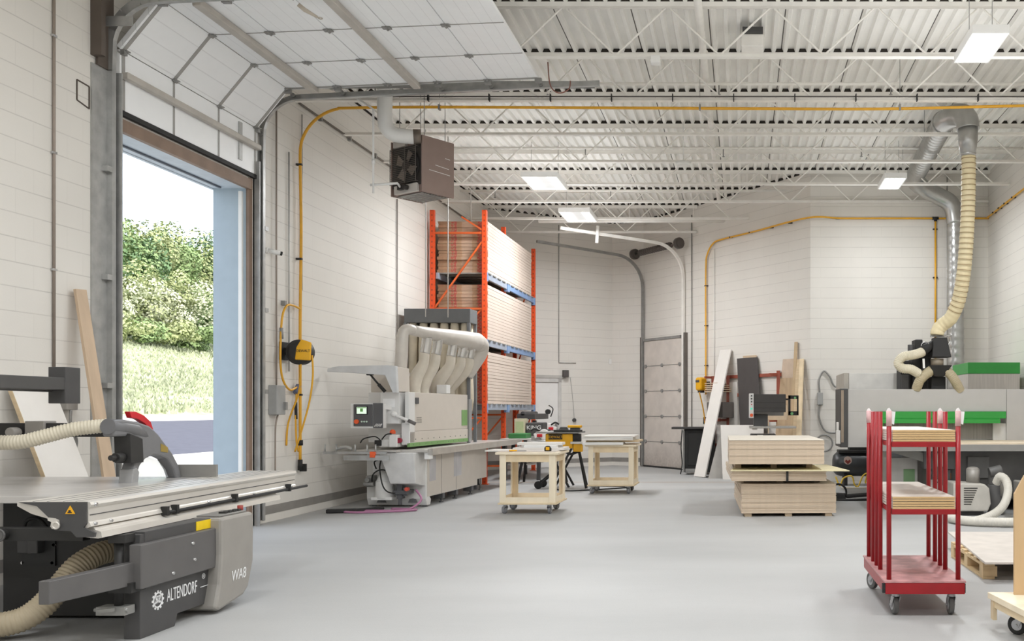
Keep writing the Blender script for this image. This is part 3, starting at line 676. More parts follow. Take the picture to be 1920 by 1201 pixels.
# ------------------------------------------------------------------ edge banding machine
M_mw = mat('machine_white', (224, 223, 221), 0.42, var=0.012)
M_mb = mat('machine_beige', (206, 198, 188), 0.45, var=0.012)
M_green = mat('machine_green', (118, 160, 96), 0.45, var=0.05)
M_pgrey = mat('panel_dark_grey', (88, 88, 90), 0.5)
M_orange = mat('signal_orange', (232, 96, 48), 0.45)
M_duct = mat('pale_duct', (206, 200, 192), 0.42, 0.15, var=0.04)
M_pink = mat('pink_hose', (176, 120, 152), 0.45)
eb = T('edge_bander', 'long white and beige edge banding machine with row of extraction ducts', 'edge bander', (-5.0, 13.85, 0))
RE = rotz(R(-2.6), (-4.55, 13.85, 0))
def B(*a, mi=0): return MB(RE).box(*a, mi=mi)
m = MB(RE); m.prism([(13.85, .12), (13.90, .02), (14.02, .02), (14.05, .10), (14.0, .14), (16.15, .14), (16.15, .80), (13.85, .80)], 'x', -5.42, -4.55); base = P(eb, 'base_frame', m, M_mw, 0.006)
m = MB(RE); m.box(-4.551, -4.543, 13.89, 16.15, .145, .80); P(eb, 'side_door', m, M_mb, 0.004)
m = MB(RE); m.box(-4.544, -4.540, 14.45, 14.452, .15, .80); m.box(-4.544, -4.540, 15.1, 15.103, .15, .80); P(eb, 'door_seam', m, M_pgrey)
m = MB(RE); m.box(-4.5435, -4.5405, 13.97, 14.22, .36, .72); m.box(-4.5435, -4.5405, 15.0, 15.35, .36, .75); P(eb, 'inspection_window', m, mat('window_grey', (196, 194, 196), 0.25), split=True)
m = MB(RE); m.box(-5.42, -4.76, 13.9, 16.25, .93, 1.655); hood = P(eb, 'hood', m, M_mw, 0.012)
m = MB(RE); m.box(-4.77, -4.745, 13.90, 16.25, 1.09, 1.655); P(eb, 'hood_door', m, M_mb, 0.006)
m = MB(RE); m.box(-4.77, -4.74, 13.74, 16.25, .925, 1.085); P(eb, 'lower_cover', m, M_mb, 0.004)
m = MB(RE); m.box(-4.775, -4.735, 13.72, 16.25, .868, .926); P(eb, 'green_strip', m, M_green, 0.003)
m = MB(RE)
for i in range(10): m.cyl((-4.745, 13.95+0.24*i, .975), (-4.735, 13.95+0.24*i, .975), 0.008, n=8); m.cyl((-4.745, 13.85+0.24*i, .90), (-4.732, 13.85+0.24*i, .90), 0.006, n=8)
P(eb, 'bolt', m, M_pgrey, split=True)
m = MB(RE); m.box(-4.746, -4.738, 15.95, 16.22, 1.14, 1.40); P(eb, 'green_emblem_plate', m, M_green)
m = MB(RE); m.box(-4.746, -4.73, 13.94, 14.06, 1.49, 1.58); P(eb, 'hood_latch', m, M_pgrey, 0.006)
m = MB(RE)
for r in range(3):
    for c in range(7): m.box(-4.7445, -4.7425, 14.0+c*.028, 14.018+c*.028, 1.21+r*.032, 1.232+r*.032)
P(eb, 'vent_louvre', m, mat('louvre_grey', (164, 158, 150), 0.6))
m = MB(RE); m.box(-5.14, -4.86, 13.66, 13.92, 1.20, 1.655); P(eb, 'front_cover', m, M_mw, 0.012)
m = MB(RE); m.box(-5.10, -4.93, 13.655, 13.662, 1.44, 1.56); P(eb, 'label_plate', m, mat('label_white', (244, 244, 244), 0.4))
m = MB(RE); m.box(-4.86, -4.74, 13.72, 13.92, .90, 1.22); m.box(-4.80, -4.74, 13.70, 13.93, 1.2, 1.655); P(eb, 'corner_post', m, M_mw, 0.008)
# control panel
m = MB(RE); m.box(-5.50, -5.03, 13.50, 13.62, 1.14, 1.49); cp = P(eb, 'control_panel', m, M_mw, 0.008)
m = MB(RE); m.box(-5.45, -5.18, 13.488, 13.502, 1.17, 1.48); m.box(-5.17, -5.03, 13.485, 13.502, 1.145, 1.495); P(cp, 'fascia', m, M_pgrey, 0.003)
m = MB(RE); m.box(-5.415, -5.245, 13.480, 13.490, 1.335, 1.45); P(cp, 'screen_bezel', m, M_black, 0.003)
scr = mat('lit_screen', (206, 226, 206), 0.3, emit=0.8)
m = MB(RE); m.box(-5.40, -5.26, 13.477, 13.482, 1.345, 1.44); P(cp, 'screen', m, scr)
m = MB(RE); m.box(-5.35, -5.31, 13.4755, 13.4775, 1.375, 1.42); m.box(-5.395, -5.265, 13.4755, 13.4775, 1.425, 1.436); P(cp, 'screen_symbol', m, mat('screen_green', (120, 180, 100), 0.4))
m = MB(RE); m.cyl((-5.40, 13.49, 1.235), (-5.40, 13.46, 1.235), 0.032, n=18); P(cp, 'stop_button', m, M_orange)
m = MB(RE)
for i in range(3): m.cyl((-5.33+0.035*i, 13.49, 1.235), (-5.33+0.035*i, 13.478, 1.235), 0.012, n=10)
P(cp, 'button', m, mat('pale_button', (206, 226, 210), 0.4), split=True)
m = MB(RE)
for i in range(5): m.bar((-5.15+0.022*i, 13.482, 1.165), (-5.115+0.022*i if i < 4 else -5.04, 13.482, 1.205+0.0), 0.004, 0.008)
P(cp, 'stripe_emblem', m, M_mw)
m = MB(RE); m.bar((-5.05, 13.58, 1.44), (-4.95, 13.75, 1.42), 0.05, 0.06); P(cp, 'panel_bracket', m, M_mw)
# raised end lid
m = MB(RE); m.prism([(-5.80, 1.935), (-5.79, 1.985), (-5.63, 2.015), (-4.93, 2.025), (-4.82, 2.015), (-4.80, 1.64), (-4.86, 1.64), (-4.97, 1.885), (-5.55, 1.925)], 'y', 13.42, 13.50); lid2 = P(eb, 'raised_lid', m, mat('lid_grey', (206, 207, 208), 0.42), 0.006)
m = MB(RE); m.prism([(-5.02, 2.012), (-4.93, 2.018), (-4.85, 2.0), (-4.84, 1.66), (-4.90, 1.66), (-4.98, 1.90)], 'y', 13.50, 13.98); P(lid2, 'lid_shell', m, M_mb)
m = MB(RE); m.cyl((-5.20, 13.46, 1.90), (-5.08, 13.46, 1.76), 0.014, n=8); m.cyl((-5.08, 13.46, 1.76), (-5.0, 13.5, 1.655), 0.024, n=8); m.box(-5.24, -5.16, 13.43, 13.49, 1.885, 1.915); P(lid2, 'gas_strut', m, M_black)
# pipe bracket at the hood corner (a white pull lever)
m = MB(RE); m.tube(spline([(-4.90, 13.64, 1.32), (-4.82, 13.62, 1.29), (-4.72, 13.62, 1.25)], 5), 0.022, 8); m.ell((-4.93, 13.64, 1.34), (0.05, 0.03, 0.04)); lev = P(eb, 'lever_arm', m, M_white)
m = MB(RE); m.cyl((-4.72, 13.62, 1.25), (-4.62, 13.64, 1.20), 0.026, n=10); P(lev, 'lever_grip', m, mat('grey_grip', (104, 100, 98), 0.6))
m = MB(RE); m.cyl((-4.96, 13.66, 1.06), (-4.96, 13.66, 1.10), 0.04, n=16); m.cyl((-4.96, 13.66, 1.10), (-4.96, 13.66, 1.12), 0.035, 0.02, n=16); P(eb, 'signal_cap', m, M_orange)
m = MB(RE); m.cyl((-4.87, 13.70, .965), (-4.87, 13.64, .965), 0.038, n=16); P(eb, 'red_knob', m, mat('dark_red_knob', (150, 24, 52), 0.4))
m = MB(RE); m.box(-5.0, -4.88, 13.62, 13.9, .87, 1.05); m.box(-5.16, -4.99, 13.66, 13.9, .87, .98); P(eb, 'feed_unit', m, M_white, 0.01)
m = MB(RE); m.box(-5.20, -5.12, 13.60, 13.68, .89, .97); P(eb, 'sensor_block', m, M_black, 0.006)
m = MB(RE); m.tube(spline([(-5.42, 13.64, .93), (-5.36, 13.62, .99), (-5.2, 13.62, 1.02), (-5.12, 13.64, .96)], 6), 0.009, 6); m.tube(spline([(-5.1, 13.62, .98), (-5.02, 13.58, 1.05), (-4.95, 13.6, 1.06)], 6), 0.009, 6); P(eb, 'feed_cable', m, M_black)
# work table and in-feed fence
m = MB(RE); m.box(-5.42, -4.42, 13.55, 18.15, .80, .835); m.box(-5.45, -4.8, 13.4, 13.6, .805, .835); P(eb, 'work_table', m, mat('table_grey', (190, 186, 180), 0.4, 0.25, var=0.04), 0.004)
m = MB(RE); m.box(-4.43, -4.40, 13.6, 18.2, .755, .85); m.box(-4.52, -4.43, 13.62, 18.15, .835, .842); P(eb, 'table_rail', m, mat('rail_grey', (196, 190, 182), 0.4, 0.3))
m = MB(RE); m.box(-4.48, -4.40, 13.60, 13.72, .70, .84); P(eb, 'rail_cap', m, M_white, 0.006)
m = MB(RE); m.box(-5.80, -4.9, 13.30, 13.34, .785, .82); m.box(-5.50, -4.86, 13.28, 13.32, .70, .77)
for x in (-5.78, -5.62, -5.35, -5.18, -5.06): m.cyl((x, 13.32, .80), (x, 13.32, .92), 0.012, n=8)
m.tube(spline([(-5.62, 13.34, .86), (-5.5, 13.36, .88), (-5.4, 13.34, .85)], 5), 0.022, 8); P(eb, 'infeed_fence', m, M_galv)
m = MB(RE); m.box(-5.12, -5.05, 13.26, 13.32, .74, .82); P(eb, 'orange_switch', m, M_orange, 0.004)
# front chute and services
m = MB(RE); m.hexa([(-4.93, 13.50, .36), (-4.56, 13.50, .36), (-4.56, 13.86, .30), (-4.93, 13.86, .30)], [(-5.06, 13.42, .80), (-4.56, 13.42, .80), (-4.56, 13.86, .80), (-5.06, 13.86, .80)]); P(eb, 'front_chute', m, mat('chute_white', (214, 213, 211), 0.42), 0.012)
m = MB(RE); m.cyl((-5.10, 13.72, .14), (-5.10, 13.72, .38), 0.135, 0.125, n=20); m.cyl((-5.10, 13.72, .38), (-5.10, 13.72, .52), 0.12, 0.05, n=20); m.box(-5.25, -4.95, 13.60, 13.86, .12, .16); P(eb, 'suction_motor', m, M_white, 0.004)
m = MB(RE)
for c in ([(-5.28, 13.7, .36), (-5.22, 13.6, .48), (-5.10, 13.55, .55), (-4.99, 13.6, .52), (-4.95, 13.62, .40)], [(-5.08, 13.62, .76), (-5.10, 13.55, .60), (-5.05, 13.52, .35), (-4.98, 13.55, .24), (-4.86, 13.6, .22)],
          [(-5.16, 13.66, .74), (-5.10, 13.58, .68), (-5.02, 13.56, .74)], [(-4.98, 13.6, .74), (-5.0, 13.55, .56), (-4.90, 13.56, .42)], [(-5.18, 13.62, .56), (-5.2, 13.6, .66), (-5.12, 13.6, .7)]): m.tube(spline(c, 6), 0.010, 6)
P(eb, 'service_cable', m, M_black)
m = MB(RE); m.box(-5.36, -5.27, 13.68, 13.86, .30, .46); m.cyl((-5.38, 13.66, .34), (-5.24, 13.66, .34), 0.03, n=10); m.cyl((-5.32, 13.62, .40), (-5.32, 13.72, .40), 0.035, n=10); P(eb, 'pressure_regulator', m, M_galvd, 0.006)
m = MB(RE); m.box(-4.93, -4.72, 13.58, 13.84, .20, .26); m.box(-4.88, -4.80, 13.60, 13.72, .14, .36); m.cyl((-4.76, 13.62, .18), (-4.76, 13.62, .30), 0.035, n=12); m.box(-4.86, -4.82, 13.6, 13.66, .05, .15); P(eb, 'filter_unit', m, M_pgrey, 0.006)
m = MB(RE); m.cyl((-4.72, 13.62, .28), (-4.72, 13.55, .28), 0.028, n=12); P(eb, 'red_gauge', m, mat('gauge_red', (206, 80, 60), 0.4))
m = MB(RE); m.box(-5.04, -4.94, 13.66, 13.86, .58, .78); m.box(-4.98, -4.92, 13.60, 13.7, .42, .5); P(eb, 'valve_block', m, M_pgrey, 0.004)
m = MB(RE)
for x in (-5.20, -4.74): m.prism([(x-0.07, .06), (x-0.05, .11), (x, .125), (x+0.05, .11), (x+0.07, .06)], 'y', 13.84, 13.85)
P(eb, 'foot_opening', m, mat('opening_grey', (110, 110, 112), 0.6), split=True)
m = MB(RE)
m.box(-5.33, -5.20, 13.846, 13.85, .50, .66); P(eb, 'notice_label', m, mat('label_pale', (240, 240, 240), 0.4))
for y in (14.6, 15.2, 15.95):
    m = MB(RE); m.box(-4.70, -4.56, y-0.05, y+0.05, .06, .14); m.cyl((-4.60, y, 0.0), (-4.60, y, .07), 0.012, n=8); m.cyl((-4.60, y, 0), (-4.60, y, .015), 0.035, n=12); P(eb, 'levelling_foot', m, M_pgrey, split=True)
m = MB(RE); m.cyl((-4.60, 13.93, 0), (-4.60, 13.93, .02), 0.035, n=12); m.cyl((-5.34, 13.93, 0), (-5.34, 13.93, .02), 0.035, n=12); P(eb, 'levelling_foot', m, M_pgrey, split=True)
# outfeed: end cabinet and legs
m = MB(RE); m.box(-4.95, -4.62, 16.2, 16.9, .22, .80); P(eb, 'end_cabinet', m, M_mb, 0.006)
m = MB(RE); m.box(-4.78, -4.72, 16.26, 16.40, .86, 1.58); P(eb, 'end_post', m, mat('end_post_grey', (150, 150, 150), 0.5))
for y, x in ((16.8, -4.70), (17.4, -4.46), (18.0, -4.46), (17.9, -5.1)):
    m = MB(RE); m.box(x-0.03, x+0.03, y-0.03, y+0.03, .36, .80); m.cyl((x, y, 0), (x, y, .37), 0.018, n=10); m.cyl((x, y, 0), (x, y, .02), 0.035, n=10); P(eb, 'leg', m, M_black if y > 17 else M_galvd)
# ducts
m = MB(RE); m.box(-5.42, -5.12, 13.99, 16.2, 1.657, 1.97); P(eb, 'rear_lid', m, M_mb, 0.006)
def mx(y): return (-4.88+(y-14.0)*.118, y, 2.575-(y-14.0)*.012)
m = MB(RE); ys = [14.05, 14.4, 14.9, 15.4, 15.9, 16.3]; m.tube([mx(y) for y in ys], [0.075, 0.085, 0.105, 0.13, 0.15, 0.16], 20); mani = P(eb, 'duct_manifold', m, M_duct)
m = MB(RE); dp = spline([(-4.99, 13.98, 1.655), (-4.975, 13.98, 2.0), (-4.955, 13.98, 2.36), (-4.945, 13.985, 2.49), (-4.92, 14.0, 2.56), (-4.87, 14.06, 2.58), (-4.865, 14.14, 2.575)], 6); m.tube(dp, [0.088-.012*i/36 for i in range(37)], 18); P(eb, 'duct_drop', m, M_duct)
m = MB(RE); dp = spline([mx(16.26), (-4.59, 16.44, 2.50), (-4.62, 16.47, 2.36), (-4.71, 16.44, 2.18), (-4.82, 16.40, 1.98)], 6); m.tube(dp, [0.16-0.002*i for i in range(25)], 18); P(eb, 'duct_outlet', m, M_duct)
for yb, yt, xo in ((14.50, 14.58, 0), (14.85, 14.93, 0), (15.4, 15.44, 0), (15.74, 15.80, 0), (16.02, 16.10, 0)):
    tx = mx(yt)[0]
    m = MB(RE); m.tube(spline([(tx, yt, 2.50), (tx-.01, yt, 2.38), (tx-.03, yt-.01, 2.26)], 5), 0.075, 14); P(mani, 'spigot', m, mat('shiny_duct', (200, 198, 194), 0.25, 0.6, var=0.05))
    m = MB(RE); pp_ = spline([(tx-.03, yt-.01, 2.27), (tx-.05, yt-.02, 2.1), (-4.92+(tx+4.75)*.5, (yb+yt)/2-.02, 1.9), (-4.97, yb, 1.76), (-4.97, yb, 1.655)], 5); m.tube(pp_, [.072, .072, .073, .074, .076, .08, .085, .09, .094, .096, .097, .097, .096, .094, .092, .09, .088, .086, .085, .085, .085], 14); P(eb, 'duct_drop', m, mat('cream_duct', (210, 202, 188), 0.5, var=0.04))
m = MB(RE); m.box(-4.90, -4.74, 15.22, 15.40, 1.66, 1.80); P(eb, 'valve_box', m, M_mw, 0.006)
# pink hose on the floor
m = MB(); m.tube(spline([W(780, 918, 13.5), W(790, 935, 13.4), W(775, 950, 13.3), (-4.7, 13.25, .015), (-5.2, 13.2, .015), (-5.5, 13.1, .02), (-5.2, 12.98, .015), (-4.8, 13.1, .015), (-4.5, 13.3, .02), (-4.9, 13.45, .018)], 8), 0.015, 8)
S('air_hose', 'pink air hose lying on the floor in front of the edge bander', 'hose', m, M_pink, (-4.9, 13.3, 0))
m = MB(); m.bar((-5.62, 13.0, .03), (-5.25, 13.1, .03), 0.10, 0.05); m.bar((-5.3, 13.1, .03), (-5.0, 13.42, .03), 0.06, 0.04)
S('floor_tool', 'black tool lying at the end of the pink hose by the wall', 'tool', m, M_black, (-5.4, 13.05, 0), bevel=0.01)

# ------------------------------------------------------------------ dust collector with filter bags
dc = T('dust_collector', 'dust collector with dark grey top box and hanging cream filter bags', 'dust collector', (-5.2, 16.7, 0))
m = MB(); m.box(-5.80, -4.66, 16.50, 16.95, 2.90, 3.14); P(dc, 'top_box', m, mat('collector_grey', (106, 108, 110), 0.45, var=0.04), 0.008)
M_bag = mat('filter_bag_cloth', (206, 196, 176), 0.8, var=0.06)
for i in range(6):
    for j in range(2):
        m = MB(); xx = -5.68+0.182*i; yy = 16.60+0.22*j
        pts = [(xx+0.006*math.sin(k*1.3+i), yy, 2.90-k*0.19) for k in range(9)]; m.tube(pts, [0.065, .078, .08, .076, .08, .078, .08, .078, .06], 12); P(dc, 'filter_bag', m, M_bag)
for x, y in ((-5.78, 16.52), (-4.69, 16.52), (-5.78, 16.92), (-4.69, 16.92)):
    m = MB(); m.box(x-0.025, x+0.025, y-0.025, y+0.025, 0, 2.90); P(dc, 'leg', m, mat('collector_leg', (120, 122, 126), 0.5))
m = MB(); m.box(-5.78, -5.0, 16.52, 16.92, .55, 1.36); P(dc, 'bag_plenum', m, mat('collector_pale', (196, 192, 184), 0.5), 0.01)

# ------------------------------------------------------------------ orange pallet rack with flat cardboard boxes
M_or = mat('rack_orange', (226, 82, 34), 0.42, var=0.05)
def _or():
    g = NT(M_or); tc, sp = g.obj()
    z = g.math('ABSOLUTE', g.math('SUBTRACT', g.math('FRACT', g.math('MULTIPLY', sp.outputs[2], 10.0)), 0.5))
    gx = g.n('ShaderNodeSeparateXYZ'); g.l(tc.outputs['Generated'], gx.inputs[0])
    x = g.math('ABSOLUTE', g.math('SUBTRACT', gx.outputs[0], 0.5))
    y = g.math('ABSOLUTE', g.math('SUBTRACT', gx.outputs[1], 0.5))
    hole = g.math('MULTIPLY', g.math('LESS_THAN', z, 0.16), g.math('MAXIMUM', g.math('LESS_THAN', x, 0.14), g.math('LESS_THAN', y, 0.14)))
    g.mixto(g.math('MULTIPLY', hole, 0.7), (120, 40, 20))
_or()
M_or2 = mat('rack_brace_orange', (216, 98, 44), 0.45, var=0.06)
M_rb = mat('rack_blue', (128, 156, 198), 0.45, var=0.06)
M_rg = mat('rack_grey_blue', (158, 166, 180), 0.5, var=0.06)
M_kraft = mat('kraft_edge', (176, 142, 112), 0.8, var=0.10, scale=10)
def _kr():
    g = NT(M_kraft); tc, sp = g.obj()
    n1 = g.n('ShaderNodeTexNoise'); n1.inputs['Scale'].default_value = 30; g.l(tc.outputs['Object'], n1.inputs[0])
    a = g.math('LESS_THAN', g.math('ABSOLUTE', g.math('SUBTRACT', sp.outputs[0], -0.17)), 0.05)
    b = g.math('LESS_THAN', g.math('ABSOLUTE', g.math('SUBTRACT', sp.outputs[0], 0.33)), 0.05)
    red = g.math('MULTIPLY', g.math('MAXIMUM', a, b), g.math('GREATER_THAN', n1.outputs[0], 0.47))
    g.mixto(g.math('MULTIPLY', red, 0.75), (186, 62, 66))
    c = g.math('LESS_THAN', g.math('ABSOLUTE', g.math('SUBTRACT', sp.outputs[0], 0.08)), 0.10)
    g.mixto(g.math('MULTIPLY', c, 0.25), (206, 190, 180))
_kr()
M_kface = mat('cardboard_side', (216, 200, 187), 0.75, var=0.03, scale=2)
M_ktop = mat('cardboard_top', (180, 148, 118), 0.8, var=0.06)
rk = T('pallet_rack', 'tall orange pallet rack with blue grey beams loaded with flat boxes', 'rack', (-5.3, 20.0, 0))
FX, BX = -4.82, -5.80
RY = (18.03, 19.70, 22.26)
for yi, y in enumerate(RY):
    for x in (FX, BX):
        if x == BX and yi == 2: x = -5.25
        if x == FX and yi == 1: x = FX-.06
        m = MB(); hz = (5.15, 5.15, 5.13)[yi]
        m.box(x-0.045, x+0.045, y-0.035, y+0.035, 0.01, hz); u = P(rk, 'upright', m, M_or, 0.006)
        m = MB(); m.box(x-0.075, x+0.075, y-0.06, y+0.06, 0, 0.012); P(u, 'foot_plate', m, M_or2)
    bx2 = BX if yi < 2 else -5.25
    zs = (0.25, 1.25, 2.35, 3.30, 4.72) if yi == 0 else (0.25, 1.3, 2.4, 3.5, 4.9)
    for k, z in enumerate(zs):
        m = MB(); m.box(bx2+0.04, FX-0.04, y-0.018, y+0.018, z-0.018, z+0.018); P(rk, 'brace', m, M_or2)
        if k+1 < len(zs):
            m = MB(); a, b = (bx2+0.05, y+0.012, z), (FX-0.05, y+0.012, zs[k+1])
            if k == 3: a, b = (bx2+0.05, y-0.01, 3.32), (FX-0.05, y-0.01, 4.55)
            m.bar(a, b, 0.03, 0.03, up=(0, 1, 0)); P(rk, 'brace', m, M_or2)
m = MB(); m.bar((-5.25, 18.02, 5.02), (FX-0.05, 18.02, 4.78), 0.03, 0.03, up=(0, 1, 0)); P(rk, 'brace', m, M_or2)
TIERS = ((3.99, 4.98), (2.73, 3.83), (1.52, 2.54))
for z, top in TIERS:
    for (ya, yb, mm) in ((RY[0]+0.03, RY[1]-0.03, M_rg), (RY[1]+0.03, RY[2]-0.03, M_rb if z > 2 else M_rg)):
        m = MB(); m.box(FX-0.02, FX+0.03, ya, yb, z-0.125, z-0.005)
        bmm = P(rk, 'beam', m, mm, 0.006)
        for yy in (ya, yb):
            m = MB(); s = 1 if yy == ya else -1; m.box(FX-0.03, FX+0.048, yy-0.03 if s > 0 else yy-0.05, yy+0.05 if s > 0 else yy+0.03, z-0.17, z-0.0); P(bmm, 'connector', m, M_rb)
        m = MB(); m.box(BX+0.05, BX+0.1, ya, min(yb, 21.6), z-0.125, z-0.005); P(rk, 'beam', m, mm, 0.006)
    m = MB()
    for y in [18.12+0.37*i for i in range(11)]: m.box(-5.72, FX+0.05, y, y+0.22, z-0.02, z+0.0)
    P(rk, 'wire_deck', m, M_galvd, 0.0)
nm = {0: 'top', 1: 'middle', 2: 'lowest'}
rnd = random.Random(3)
meshes = []
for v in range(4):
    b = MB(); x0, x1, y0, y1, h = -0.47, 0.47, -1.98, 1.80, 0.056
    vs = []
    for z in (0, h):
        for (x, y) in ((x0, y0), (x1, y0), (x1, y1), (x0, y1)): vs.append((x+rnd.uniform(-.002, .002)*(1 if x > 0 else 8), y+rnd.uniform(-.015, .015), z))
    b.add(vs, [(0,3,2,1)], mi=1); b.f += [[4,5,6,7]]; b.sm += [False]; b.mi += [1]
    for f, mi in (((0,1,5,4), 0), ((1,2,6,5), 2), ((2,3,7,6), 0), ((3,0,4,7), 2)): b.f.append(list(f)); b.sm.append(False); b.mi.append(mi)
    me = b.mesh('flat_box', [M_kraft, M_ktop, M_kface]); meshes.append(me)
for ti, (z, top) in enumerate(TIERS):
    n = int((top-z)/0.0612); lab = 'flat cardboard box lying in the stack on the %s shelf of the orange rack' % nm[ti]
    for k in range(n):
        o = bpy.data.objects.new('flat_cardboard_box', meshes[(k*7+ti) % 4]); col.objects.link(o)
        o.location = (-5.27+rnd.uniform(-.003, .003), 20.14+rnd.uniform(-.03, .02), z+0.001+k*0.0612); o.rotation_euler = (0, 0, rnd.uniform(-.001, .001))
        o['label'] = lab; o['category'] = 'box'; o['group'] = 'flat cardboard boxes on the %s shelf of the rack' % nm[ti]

# ------------------------------------------------------------------ things below and beside the rack
M_benchg = mat('bench_grey', (176, 172, 166), 0.5)
t = T('work_counter', 'low pale counter running in front of the orange rack', 'counter', (-4.3, 19.6, 0))
m = MB(); m.box(-4.78, -3.95, 19.0, 21.0, .80, .83); P(t, 'counter_top', m, mat('counter_pale', (206, 202, 196), 0.45), 0.004)
for x, y in ((-4.7, 19.1), (-4.03, 19.1), (-4.7, 20.9), (-4.03, 20.9)):
    m = MB(); m.box(x-0.035, x+0.035, y-0.035, y+0.035, 0, .80); P(t, 'leg', m, M_sawgry)
m = MB(); m.box(-4.70, -4.15, 19.15, 20.8, .30, .32); P(t, 'shelf', m, M_benchg)
m = MB(); m.box(-4.62, -4.30, 19.3, 19.75, .32, .62); S('storage_bin', 'grey plastic bin on the shelf under the pale counter', 'bin', m, M_sawlt, (-4.45, 19.5, .32), bevel=0.02)
m = MB(); m.box(-4.64, -4.28, 19.10, 19.55, .8305, .93); S('green_case', 'flat green tool case on the pale counter', 'tool case', m, mat('case_green', (58, 122, 66), 0.5), (-4.45, 19.3, .83), bevel=0.015)
t = T('cardboard_sign_box', 'beige box with a printed label standing behind the green tool case', 'box', (-4.62, 19.85, .83))
m = MB(); m.box(-4.66, -4.44, 19.7, 19.95, .8305, 1.22); P(t, 'carton', m, mat('carton_beige', (206, 198, 170), 0.7), 0.004)
m = MB(); m.box(-4.63, -4.47, 19.696, 19.70, .90, 1.16); P(t, 'label', m, mat('label_greenish', (186, 196, 150), 0.6))
t = T('bench_planer', 'dark machine with white lettering on the counter beside the labelled box', 'planer', (-4.2, 19.9, .83))
m = MB(); m.box(-4.42, -4.08, 19.7, 20.2, .8305, 1.14); P(t, 'body', m, mat('dark_machine', (70, 68, 68), 0.5), 0.02)
text(t, 'lettering', 'KING', 0.115, (-4.41, 19.695, 1.0), (R(90), 0, 0), M_txt, 0.001, sx=1.1)
t = T('air_unit', 'dark compressor unit hanging under the lowest rack beam', 'compressor', (-4.5, 21.0, 1.30))
m = MB(); m.box(-4.72, -4.34, 20.2, 21.6, 1.20, 1.32); m.cyl((-4.6, 20.2, 1.32), (-4.6, 21.5, 1.32), 0.05, n=14); P(t, 'body', m, mat('dark_machine', (70, 68, 68), 0.5), 0.01)
m = MB(); m.cyl((-4.28, 21.3, 1.36), (-4.28, 21.2, 1.36), 0.055, n=16); m.tube(spline([(-4.25, 21.2, 1.5), (-4.15, 21.15, 1.42), (-4.2, 21.15, 1.25)], 6), 0.012, 8); P(t, 'gauge', m, M_black)
m = MB(); m.box(-4.42, -4.34, 20.3, 20.38, .83, 1.18); P(t, 'support', m, M_sawgry)
def mitre_saw(name, label, x, y, z, mir=1):
    t = T(name, label, 'mitre saw', (x, y, z)); c = lambda a: (x+mir*a)
    m = MB(); m.box(min(c(-.25), c(.25)), max(c(-.25), c(.25)), y-.16, y+.16, z, z+.07); m.cyl((x, y, z+.07), (x, y, z+.09), .16, n=20); P(t, 'base', m, M_galv, 0.01)
    m = MB(); m.box(min(c(-.24), c(.24)), max(c(-.24), c(.24)), y+.05, y+.07, z+.07, z+.16); P(t, 'fence', m, M_galv)
    m = MB(); m.bar((c(-.05), y, z+.22), (c(.16), y-.06, z+.16), .05, .09); m.cyl((c(-.02), y-.05, z+.19), (c(-.02), y+.03, z+.19), .10, n=20); P(t, 'saw_head', m, M_white, 0.01)
    m = MB(); m.tube(spline([(c(.05), y-.05, z+.25), (c(.14), y-.06, z+.30), (c(.22), y-.06, z+.26)], 5), .018, 8); m.cyl((c(-.12), y+.1, z+.25), (c(-.02), y+.1, z+.24), .04, n=12); P(t, 'handle', m, M_black)
    m = MB(); m.box(min(c(.0), c(.10)), max(c(.0), c(.10)), y-.10, y-.06, z+.14, z+.20); P(t, 'guard', m, M_red, 0.008)
    return t
mitre_saw('mitre_saw', 'white and red mitre saw at the end of the pale counter near the white door', -4.12, 20.6, .83)
mitre_saw('mitre_saw', 'white mitre saw on its stand left of the yellow table saw', -3.80, 18.4, .74, -1)
t = T('saw_stand', 'black folding stand under the white mitre saw', 'stand', (-3.80, 18.4, 0))
m = MB(); m.box(-4.2, -3.4, 18.32, 18.48, .68, .74); P(t, 'beam', m, mat('stand_white', (214, 212, 208), 0.5), 0.006)
for a, b in ((-4.13, -4.23), (-3.48, -3.40)):
    for s in (-1, 1):
        m = MB(); m.bar((a, 18.4+.05*s, .68), (b, 18.4+.28*s, .0), .04, .04); P(t, 'leg', m, M_black)
# yellow job-site table saw
M_dy = mat('tool_yellow', (232, 172, 20), 0.4, var=0.04)
t = T('jobsite_table_saw', 'yellow and black portable table saw on a folding stand before the white door', 'table saw', (-3.2, 17.2, 0))
m = MB(); m.box(-3.46, -2.98, 16.95, 17.5, .72, .98); body = P(t, 'body', m, M_dy, 0.015)
m = MB(); m.box(-3.40, -3.16, 16.935, 16.95, .88, .97); P(body, 'name_plate', m, M_black)
text(body, 'lettering', 'DEWALT', .062, (-3.395, 16.93, .902), (R(90), 0, 0), M_dy, .001, sx=.98)
m = MB(); m.box(-3.62, -2.86, 16.88, 17.6, .985, 1.015); P(t, 'table_top', m, M_galvd, 0.004)
m = MB(); m.box(-3.30, -2.80, 16.86, 16.93, 1.016, 1.05); m.box(-3.05, -2.9, 17.1, 17.3, 1.016, 1.08); P(t, 'rip_fence', m, M_black, 0.006)
m = MB(); m.box(-3.10, -2.86, 17.12, 17.26, 1.081, 1.125); P(t, 'push_stick', m, M_dy, 0.01)
m = MB(); m.prism([(-3.30, 1.016), (-3.10, 1.016), (-3.14, 1.09), (-3.26, 1.09)], 'y', 17.28, 17.32); P(t, 'blade_guard', m, M_sawgry)
m = MB(); m.box(-2.98, -2.84, 16.96, 17.06, .68, .98)
m.cyl((-2.91, 16.95, .92), (-2.91, 17.07, .92), .05, n=12); P(t, 'side_rack', m, M_black, 0.01)
